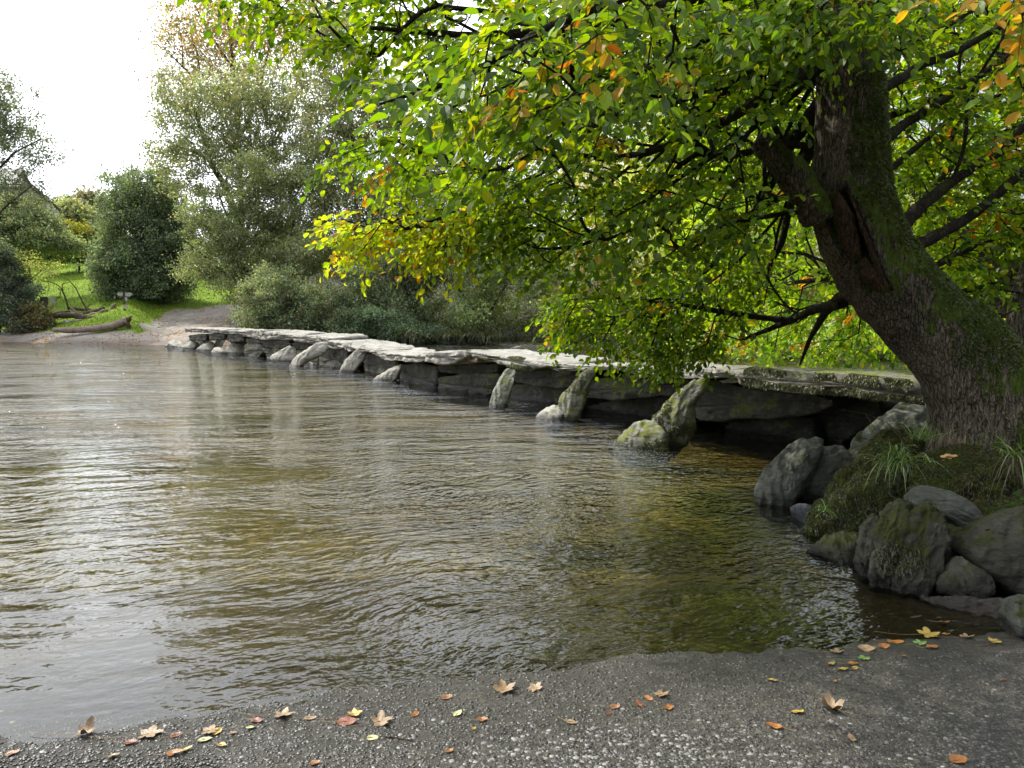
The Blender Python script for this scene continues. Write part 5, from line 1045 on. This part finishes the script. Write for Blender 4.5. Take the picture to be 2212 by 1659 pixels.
q = np.array([at(u, v, DL) for u, v in ((268, 695), (278, 690), (284, 682))]); v_, f_ = polytube(q, np.array([8, 5, 1.5]) * DL / F, 10, 14, .4, 5); mesh('root_end', v_, f_, M['drift_dark'], root)
q = np.array([at(u, v, DL) for u, v in ((270, 696), (277, 704), (278, 712))]); v_, f_ = polytube(q, np.array([6, 5, 3.5]) * DL / F, 10, 14, .3, 7); mesh('root_end', v_, f_, M['drift_dark'], root)
D1 = float(gz(180, 690)[1]); D2 = D1 + 1.6; D3 = D1 + 2.6
logt('driftwood_log', 'thick mossy bent log sloping down to the right from the heap', [(107, 688), (130, 681), (160, 680), (185, 687), (205, 692), (219, 700), (226, 707)], [4, 6, 7, 7, 7, 7, 5], 'drift_dark', D1)
logt('driftwood_log', 'grey upper log on the left of the heap, ends near the post', [(101, 682), (130, 676), (150, 673)], [3, 4, 3], 'drift_dark', D2)
logt('driftwood_log', 'brown log along the back of the heap', [(150, 665), (180, 669), (210, 671), (235, 672)], [3.5, 4, 4.5, 4], 'drift_dark', D3)
logt('driftwood_log', 'fat pale log end pointing right, highest on the right of the heap', [(205, 680), (235, 675), (260, 673), (269, 671)], [5, 6, 5.5, 5], 'drift', D2)
logt('driftwood_log', 'white broken stump of branch standing up from the heap', [(238, 674), (243, 664), (249, 656)], [5, 4.5, 3], 'drift', D2)
logt('driftwood_log', 'short forked log crossing the middle of the heap', [(175, 680), (195, 675), (215, 670), (226, 666)], [4, 5, 5, 3], 'drift_dark', D2)
logt('driftwood_log', 'smaller pale log under the fat pale one', [(195, 688), (225, 688), (243, 683), (250, 679)], [3, 4, 4, 2], 'drift', D1 + .6)
logt('driftwood_log', 'slim grey log lying right of the bent mossy one', [(228, 706), (240, 699), (256, 692)], [3, 4, 3], 'drift_dark', D1 - .3)
logt('driftwood_branch', 'white bare stick propped on the heap, pointing up left', [(152, 664), (162, 672), (172, 680)], [2.2, 2.6, 2], 'drift', D1 + .5, 'branch')
logt('driftwood_log', 'curved brown log in the centre of the heap', [(185, 686), (200, 678), (212, 680), (222, 672), (232, 670)], [3, 4, 4, 4, 3], 'drift', D1 + 1.0)
DB = D3
br_ = tag(empty('bare_branch', at(148, 668, DB)), 'dark bare forked branch standing up out of the log heap', 'branch', 'bare branches in the log heap')
for pts, rr in (([(148, 669), (142, 645), (135, 628), (128, 618), (118, 612), (104, 608), (90, 607)], [2, 1.8, 1.5, 1.2, 1, .8, .5]), ([(136, 629), (134, 620), (136, 612), (150, 610)], [1.2, 1, .8, .5]), ([(104, 608), (106, 622), (103, 632)], [.8, .7, .4]), ([(125, 622), (131, 628), (130, 640), (118, 650)], [1.1, .9, .8, .4])):
    q = np.array([at(u, v, DB) for u, v in pts]); v_, f_ = polytube(q, np.array(rr) * DB / F, 6, 20, .1); mesh('fork', v_, f_, M['bark_far'], br_)
br_ = tag(empty('bare_branch', at(186, 668, DB)), 'thin arching bare branch right of the forked one', 'branch', 'bare branches in the log heap')
q = np.array([at(u, v, DB) for u, v in ((187, 668), (178, 652), (170, 636), (164, 622), (152, 609), (147, 604))]); v_, f_ = polytube(q, np.array([1.6, 1.4, 1.3, 1.2, 1, .5]) * DB / F, 6, 24, .1); mesh('stem', v_, f_, M['bark_far'], br_)
q = np.array([at(u, v, DB) for u, v in ((186, 666), (192, 660), (198, 656))]); v_, f_ = polytube(q, np.array([1.2, 1., .5]) * DB / F, 6, 10, .1); mesh('fork', v_, f_, M['bark_far'], br_)
for k, (pl, lb) in enumerate([([(131, 700), (140, 692), (158, 693), (156, 702), (142, 706)], 'flat grey stone in the grass bank below the bent log'), ([(138, 712), (146, 706), (160, 708), (162, 714), (148, 715)], 'pale stone below the flat grey one'), ([(180, 704), (188, 701), (204, 707), (200, 711)], 'slanted pale stone behind the longest log'), ([(222, 707), (240, 701), (254, 705), (246, 709)], 'low grey stone at the foot of the slim log'), ([(158, 692), (172, 689), (182, 694), (170, 697)], 'whitish stone set in the grass under the heap')]):
    D_ = D1 - .5; q = resample(pl, 28); W_ = at(q[:, 0], q[:, 1], np.full(28, D_)); V, Fs = loft_rock(W_, np.array([0, -1, 0.]), .5, 28, .3, .05, seed=k); tag(mesh('stone', V, Fs, M['stone_pale']), lb, 'stone', 'stones on the far bank')
# timber post
Dp = 61.8
def postbox(name, u0, u1, v0, v1, D, th, mat, parent):
    a, b = at(u0, v0, D), at(u1, v1, D); return box(name, a[0], b[0], D, D + th, b[2], a[2], mat, parent)
pp = tag(empty('timber_post', at(93, 690, Dp)), 'thick dark square timber post standing by the ferns', 'post')
o_ = postbox('post_body', 86, 100, 641, 705, Dp, .45, M['post'], pp); md = o_.modifiers.new('bevel', 'BEVEL'); md.width = .03
g1 = gz(268, 672); Ds = float(g1[1])
sp = tag(empty('signpost', g1), 'small grey wooden fingerpost with two pale arms by the dark bush', 'signpost')
postbox('post', 264.6, 270.5, 629, 676, Ds, .10, M['post'], sp)
for pts in ([(252, 635), (256, 631), (265, 632), (265, 640), (256, 639.5)], [(270.4, 632), (281, 631.5), (286, 635.5), (281, 640.5), (270.4, 640)]):
    prism('sign_arm', pts, Ds, .05, M['sign'], sp, -.02)
postbox('notice', 269.5, 275, 642, 650, Ds - .06, .03, M['sign'], sp); postbox('notice', 265.5, 273.5, 658, 667, Ds - .06, .03, M['sign'], sp)
g2 = gz(113, 668); Dn = float(g2[1])
nb_ = tag(empty('notice_board', g2), 'thin wooden stake with a small pale notice board', 'sign'); postbox('stake', 111, 115, 640, 672, Dn, .08, M['drift'], nb_); postbox('board', 107, 119.5, 640.5, 655, Dn - .05, .03, M['sign'], nb_)
g3 = gz(62, 640); Dn = float(g3[1])
nb_ = tag(empty('fence_stake', g3), 'thin pale stake holding a rusty brown panel near the left edge', 'stake'); postbox('stake', 60.5, 64.5, 616, 646, Dn, .08, M['drift'], nb_); postbox('panel', 38, 60, 617, 632, Dn + .1, .04, simple('rusty_panel', (.22, .085, .04), .9), nb_)
gq = gz(75, 640); q = np.array([at(u, v, float(gq[1])) for u, v in ((40, 632), (70, 638), (88, 641))]); v_, f_ = polytube(q, [.15, .2, .12], 8, 16, .3); tag(mesh('soil_heap', v_ * 1., f_, M['drift_dark']), 'low brown heap of bark and soil on the lawn behind the stake', 'soil heap')
# log in the shallows beyond the bridge, and the stones there
root = tag(empty('driftwood_log', at(1200, 757, 40)), 'pale driftwood trunk stranded in the shallows beyond the bridge', 'log', GL)
q = np.array([at(u, v, 40) for u, v in ((1160, 755), (1200, 755), (1260, 757), (1330, 762))]); v_, f_ = polytube(q, np.array([9, 9.5, 9, 7]) * 40 / F, 16, 50, .12, 9); mesh('log_stem', v_, f_, M['drift_dark'], root)
for k, (pl, D_, lb) in enumerate([([(1820, 779), (1835, 774), (1858, 775), (1862, 781), (1830, 783)], 29, 'flat pale rock in the rapids beyond the bridge'), ([(1875, 772), (1895, 766), (1918, 768), (1915, 776), (1880, 777)], 31, 'grey rock at the edge of the rapids'), ([(1100, 752), (1118, 749), (1135, 752), (1115, 756)], 44, 'low stone awash beyond the middle of the bridge'), ([(1700, 772), (1715, 768), (1735, 771), (1720, 776)], 31, 'small stone awash left of the flat pale rock')]):
    q = resample(pl, 28); W_ = at(q[:, 0], q[:, 1], np.full(28, float(D_))); V, Fs = loft_rock(W_, np.array([0, -1, 0.]), .6, 28, .4, .06, seed=k + 9); tag(mesh('rock', V, Fs, M['stone_pale']), lb, 'rock', 'rocks in the river beyond the bridge')

# ------------------------------------------------------------------ leaves on the ground
def leafmat(name, col, vein):
    m, n, out = newmat(name); v = coords(n, world=False); f = noise(n, v, 40, 5, .7)
    c = ramp(n, f, [(.3, tuple(x * .55 for x in col)), (.5, col), (.72, tuple(min(1, x * 1.3) for x in col))])
    nb = bump(n, noise(n, v, 160, 3), .003, .8); bsdf(n, out, c, .42, nb, .5); return m
LM = {'orange': (.27, .105, .02), 'yellow': (.36, .25, .045), 'tan': (.22, .145, .075), 'red': (.17, .045, .02), 'brown': (.22, .10, .04), 'green': (.14, .24, .06), 'pale': (.38, .38, .18)}
LM = {k: leafmat(k + '_dead_leaf', v, None) for k, v in LM.items()}
def dead_leaf(u, v, colr, kind, L_, ang, curl, zadd=.004, z=None, Y=None, up=None):
    if Y is not None: p = at(u, v, Y)
    else:
        p = gnd(u, v, 0.0)
        for _ in range(4): p = gnd(u, v, max(0.002, float(rampz(p[0], p[1]))))
    curl = curl * .5
    L_ = L_ * (.60 if kind == 'maple' else .68)
    r_ = random.Random(int(u * 31 + v)); m = 9 if kind == 'beech' else 13; nr = 4
    if kind == 'beech':
        th = np.linspace(0, 2 * math.pi, 28, endpoint=False); rad = np.ones(28)
        ox = np.cos(th) * .5; oy = np.sin(th) * .33 * (1 - .25 * np.cos(th)); ox += .04 * np.sin(th * 14) * .3
    else:
        th = np.linspace(0, 2 * math.pi, 60, endpoint=False); lob = .30 + .26 * np.abs(np.cos(2.5 * th)) ** 1.6 + .05 * np.abs(np.cos(7.5 * th)) ; lob *= 1 - .25 * (np.cos(th - math.pi) > .8); ox = np.cos(th) * lob; oy = np.sin(th) * lob
    O = np.stack([ox, oy], 1); n = len(O); V = [np.zeros((1, 3))]
    for s in (.3, .65, 1.0):
        q = O * s; x, y = q[:, 0], q[:, 1]; z_ = curl * (1.8 * y ** 2 + .9 * (x + .1) ** 2 + .25 * np.sin(9 * x + u) * np.abs(y)) + .03 * np.sin(12 * y + v) * s; V.append(np.stack([x, y, z_], 1))
    V = np.vstack(V) * L_; a = ang; Rm = np.array([[math.cos(a), -math.sin(a), 0], [math.sin(a), math.cos(a), 0], [0, 0, 1]]); tl = (r_.random() - .5) * .5; Rt = np.array([[1, 0, 0], [0, math.cos(tl), -math.sin(tl)], [0, math.sin(tl), math.cos(tl)]])
    V = V @ Rt.T @ Rm.T; 
    if up is not None: V = V @ np.array([[1, 0, 0], [0, math.cos(up), math.sin(up)], [0, -math.sin(up), math.cos(up)]])
    V = V - (0, 0, V[:, 2].min() * .6) + p + (0, 0, zadd)
    i = np.arange(n); j = (i + 1) % n; T_ = np.stack([np.zeros(n, int), 1 + i, 1 + j], 1); Q_ = np.vstack([np.stack([1 + k * n + i, 1 + (k + 1) * n + i, 1 + (k + 1) * n + j, 1 + k * n + j], 1) for k in range(2)])
    return V, [T_, Q_], p, Rm, colr
LV = [  # u, v, colour, kind, length m, angle, curl
(965, 1508, 'brown', 'beech', .07, .3, .5), (1090, 1492, 'tan', 'maple', .15, .6, .9), (1156, 1489, 'tan', 'maple', .10, 2, .3), (897, 1545, 'orange', 'beech', .055, .9, .6), (989, 1543, 'pale', 'beech', .07, 1.2, .3), (1042, 1557, 'orange', 'beech', .06, .1, .9), (971, 1624, 'orange', 'beech', .045, .6, .9), (1024, 1575, 'yellow', 'beech', .03, 1, .3), (1234, 1562, 'tan', 'beech', .065, -.5, .2), (1315, 1543, 'red', 'beech', .035, .8, .4), (1328, 1529, 'brown', 'beech', .06, .2, 1.0), (1380, 1523, 'red', 'beech', .06, 1.9, .8), (1401, 1511, 'orange', 'beech', .055, 2.3, .8), (1429, 1503, 'tan', 'maple', .09, .4, .5), (1444, 1531, 'orange', 'beech', .06, .3, .9), (1667, 1471, 'yellow', 'beech', .06, 2.8, .7), (1671, 1572, 'orange', 'beech', .085, 2.8, 1.2), (1723, 1540, 'yellow', 'beech', .07, .1, .5), (1795, 1533, 'tan', 'maple', .17, 2.6, 1.5), (1839, 1598, 'tan', 'beech', .06, 1.5, 1.1), (2070, 1645, 'orange', 'beech', .09, .2, .9), (1797, 1436, 'yellow', 'beech', .055, .4, .8), (1822, 1448, 'yellow', 'beech', .07, .2, .8), (1842, 1436, 'orange', 'beech', .07, .1, .9), (1847, 1445, 'yellow', 'beech', .05, .5, .5), (1804, 1473, 'yellow', 'beech', .03, .9, .5), (1808, 1410, 'tan', 'maple', .10, .1, .4), (1872, 1404, 'tan', 'beech', .11, -.1, .7), (1909, 1399, 'orange', 'beech', .08, .1, 1.1), (1934, 1389, 'orange', 'beech', .11, -.1, .6), (1988, 1391, 'green', 'maple', .10, .3, .3), (2014, 1400, 'orange', 'beech', .08, .1, .8), (2006, 1372, 'yellow', 'maple', .16, .1, .35), (2043, 1372, 'orange', 'beech', .06, .1, .8), (2089, 1378, 'tan', 'maple', .10, .1, .6), (2040, 1346, 'orange', 'beech', .075, -.1, .8), (2147, 1388, 'yellow', 'maple', .085, .6, .6), (2194, 1375, 'orange', 'beech', .06, .3, .8), (1952, 1419, 'orange', 'beech', .035, .3, .8), (2168, 1471, 'red', 'beech', .035, .3, .8), (1866, 1424, 'green', 'maple', .09, .3, .3),
(27, 1629, 'brown', 'beech', .07, .7, .8), (246, 1635, 'tan', 'beech', .06, .5, 1.0), (184, 1586, 'tan', 'maple', .13, .2, 1.6), (322, 1588, 'tan', 'maple', .14, .3, .4), (283, 1606, 'red', 'beech', .07, .1, .6), (380, 1590, 'red', 'beech', .06, .6, .6), (377, 1631, 'orange', 'beech', .085, .2, 1.1), (402, 1622, 'yellow', 'beech', .065, .7, .8), (453, 1581, 'tan', 'maple', .11, .3, .3), (469, 1583, 'yellow', 'beech', .065, 1.2, .7), (443, 1600, 'pale', 'beech', .075, .4, .3), (480, 1612, 'yellow', 'beech', .055, -.4, .8), (504, 1586, 'brown', 'beech', .045, .4, .9), (555, 1559, 'red', 'beech', .07, -.2, .9), (541, 1573, 'pale', 'beech', .05, .1, .2), (609, 1547, 'tan', 'maple', .12, .1, .4), (670, 1553, 'tan', 'beech', .07, .1, .3), (765, 1545, 'yellow', 'maple', .09, .5, .6), (750, 1561, 'red', 'beech', .11, .1, .5), (822, 1561, 'tan', 'maple', .13, .4, .6), (805, 1596, 'pale', 'beech', .06, .1, .2), (680, 1651, 'orange', 'beech', .055, .4, .9)]
CN = {'orange': 'orange', 'yellow': 'yellow', 'tan': 'tan', 'red': 'dark red', 'brown': 'brown', 'green': 'green', 'pale': 'pale green'}
ORD = ['first', 'second', 'third', 'fourth', 'fifth', 'sixth', 'seventh', 'eighth', 'ninth', 'tenth', 'eleventh', 'twelfth', 'thirteenth', 'fourteenth', 'fifteenth', 'sixteenth', 'seventeenth', 'eighteenth', 'nineteenth']
cnt = {}
for (u, v, cc_, kd, L_, an, cu) in sorted(LV, key=lambda t: t[0]):
    key = (cc_, kd); cnt[key] = cnt.get(key, 0) + 1; tot = sum(1 for t in LV if (t[2], t[3]) == key)
    V, Fs, p, Rm, _ = dead_leaf(u, v, cc_, kd, L_, an, cu)
    kn = 'oval beech' if kd == 'beech' else 'lobed'; rk_ = 'only' if tot == 1 else ORD[cnt[key] - 1]
    lab = f"{rk_} {CN[cc_]} {kn} leaf " + ('' if tot == 1 else 'from the left ') + 'lying on the wet ramp' 
    root = tag(empty('fallen_leaf', p), lab, 'leaf', 'fallen leaves on the wet ramp'); mesh('leaf_blade', V, Fs, LM[cc_], root)
    a = Rm @ np.array([-.45 * L_, 0, 0]); st = p + a + (0, 0, .006); sl = L_ * (1.1 if kd == 'maple' else .5)
    q = np.array([p + (0, 0, .006), st, st + Rm @ np.array([-.5 * sl, .08 * sl, -.001]), st + Rm @ np.array([-sl, .3 * sl, .002])]); v_, f_ = polytube(q, [.0009, .0009, .0008, .0009], 5, 10); mesh('stalk', v_, f_, LM['tan' if cc_ != 'green' else 'green'], root)
for (u, v, cc_, kd, L_, Y_, lb) in [(1831, 1088, 'orange', 'beech', .04, 4.95, 'orange leaf on the brown-green moss hummock'), (2110, 1087, 'yellow', 'beech', .07, 4.25, 'yellow leaf upright behind the long flat slab'), (2082, 1196, 'orange', 'beech', .05, 3.95, 'orange leaf on the angular mossy rock'), (2134, 1149, 'red', 'beech', .05, 4.0, 'rusty leaf wedged at the right end of the long flat slab'), (1786, 1153, 'yellow', 'beech', .06, 5.15, 'yellow leaf on the low dark flat rock'), (2117, 969, 'yellow', 'beech', .035, 4.9, 'tiny yellow leaf on the dark moss by the trunk'), (2190, 1092, 'brown', 'beech', .06, 4.1, 'brown leaf under the green sprig at the right edge')]:
    V, Fs, p, Rm, _ = dead_leaf(u, v, cc_, kd, L_, .4, .6, Y=Y_, up=-.6); tag(mesh('fallen_leaf', V, Fs, LM[cc_]), lb, 'leaf', 'fallen leaves on the bank')
# sprig of large green leaves, right edge
sg = tag(empty('leafy_sprig', at(2200, 1090, 3.9)), 'sprig of large ribbed green leaves over the pale-patched boulder', 'sprig')
for (u, v, L_, an) in [(2160, 1103, .085, 1.9), (2176, 1098, .07, 2.2), (2192, 1096, .10, .5), (2199, 1072, .10, 1.0), (2212, 1085, .08, .2)]:
    V, Fs, p, Rm, _ = dead_leaf(u, v, 'green', 'beech', L_, an, .35, Y=3.88, up=-.75); mesh('leaf', V, Fs, LM['green'], sg)
q = np.array([at(u, v, 3.9) for u, v in ((2150, 1095), (2180, 1088), (2230, 1078))]); v_, f_ = polytube(q, [.002, .0025, .003], 5, 10); mesh('stem', v_, f_, M['bark_dark'], sg)
# bracket fungus cluster at the foot of the tree
fg = tag(empty('mushroom_cluster', at(2050, 985, 4.72)), 'cluster of small glossy orange mushrooms in the dark moss', 'mushrooms'); mm = simple('orange_mushroom_cap', (.42, .24, .07), .3, .3, 60, .001, .6)
for (u, v, r_) in [(2038, 987, .018), (2047, 984, .020), (2056, 986, .019), (2063, 985, .015), (2051, 990, .014)]:
    c = at(u, v, 4.70); th = np.linspace(0, 2 * math.pi, 16, endpoint=False); rg_ = [(1.0, -.1), (.98, .12), (.8, .38), (.5, .55), (.2, .62)]; V = np.vstack([np.stack([c[0] + r_ * s * np.cos(th), c[1] + r_ * s * np.sin(th), c[2] + r_ * h + 0 * th], 1) for s, h in rg_] + [c[None] + (0, 0, r_ * .63)])
    i = np.arange(16); j = (i + 1) % 16; mesh('cap', V, [np.vstack([np.stack([k * 16 + i, k * 16 + j, k * 16 + 16 + j, k * 16 + 16 + i], 1) for k in range(4)]), np.stack([64 + i, 64 + j, np.full(16, 80)], 1)], mm, fg)
# bare thin stems sticking out by the boulder, and twigs on the ramp
for pts, Y_, lb in (([(1985, 1010), (1955, 960), (1920, 915), (1870, 893), (1810, 884)], 5.6, 'long bare bramble stem arching left over the dark gap'), ([(1920, 975), (1900, 940), (1882, 915), (1869, 893)], 5.8, 'short bare stem beside the arching bramble stem')):
    q = np.array([at(u, v, Y_) for u, v in pts]); v_, f_ = polytube(q, np.linspace(.004, .0015, len(pts)), 5, 30); tag(mesh('bramble', v_, f_, M['drift_dark']), lb, 'bramble')
for pts, lb in (([(820, 1590), (860, 1594), (905, 1602)], 'thin brown twig on the ramp left of the pebbly patch'), ([(1060, 1478), (1100, 1472), (1140, 1470)], 'thin dark twig above the biggest curled tan leaf'), ([(196, 1583), (208, 1590), (216, 1602)], 'short crooked twig at the left water edge')):
    q = np.array([gnd(u, v, max(.004, float(hgt(*gnd(u, v, .02)[:2])) + .004)) for u, v in pts]); v_, f_ = polytube(q, [.0025, .003, .0015], 6, 20, .3); tag(mesh('twig', v_, f_, M['drift_dark']), lb, 'twig')


n_ = 26000; u = rng.random(n_) * 540; v = 560 + 150 * rng.random(n_); Y = 52 + 46 * rng.random(n_); p = at(u, np.full(n_, 650.), Y); x, y = p[:, 0], p[:, 1]; k = region(x, y) == 2; x, y = x[k], y[k]; n_ = len(x)
Pn = np.stack([x, y, hgt(x, y) + .02], 1); V, F_, k = leaves(Pn, unit(rng.normal(size=(n_, 3)) * .5 + (0, 0, 1)), unit(rng.normal(size=(n_, 3))), .10 + .14 * rng.random(n_), False, .30)
tag(mesh('grass', V, [F_], M['leaf_far'], col=np.repeat(palette(n_, [(.12, .22, .02), (.18, .29, .03), (.26, .34, .05), (.08, .15, .02)], [3, 3, 2, 2]), k, 0), origin=(0, 0, 0), smooth=False), 'rough tufts of grass growing over the lawn and its bank', 'grass', kind='stuff')
n_ = 9000; u = rng.random(n_) * 560; Y = 50 + 34 * rng.random(n_) ** 1.4; p = at(u, np.full(n_, 700.), Y); x, y = p[:, 0], p[:, 1]; rg = region(x, y); k = (rg > 0) & (rng.random(n_) < np.where(rg == 1, .9, .22)) & (fbm(np.stack([x * .4, y * .4, x * 0], -1), 3) > -.3); x, y = x[k], y[k]; n_ = len(x)
Pn = np.stack([x, y, hgt(x, y) + .06], 1); V, F_, k = leaves(Pn, unit(rng.normal(size=(n_, 3)) * np.array([1, 1, .3])), unit(rng.normal(size=(n_, 3)) * .4 + (0, 0, 1)), .09 + .08 * rng.random(n_), False, .7)
tag(mesh('leaf_litter', V, [F_], M['leaf_far'], col=np.repeat(palette(n_, [(.30, .14, .06), (.42, .28, .12), (.20, .08, .04), (.5, .45, .15)], [3, 3, 2, 1]), k, 0), origin=(0, 0, 0), smooth=False), 'dry brown leaves scattered over the gravel landing and lawn', 'leaf litter', kind='stuff')
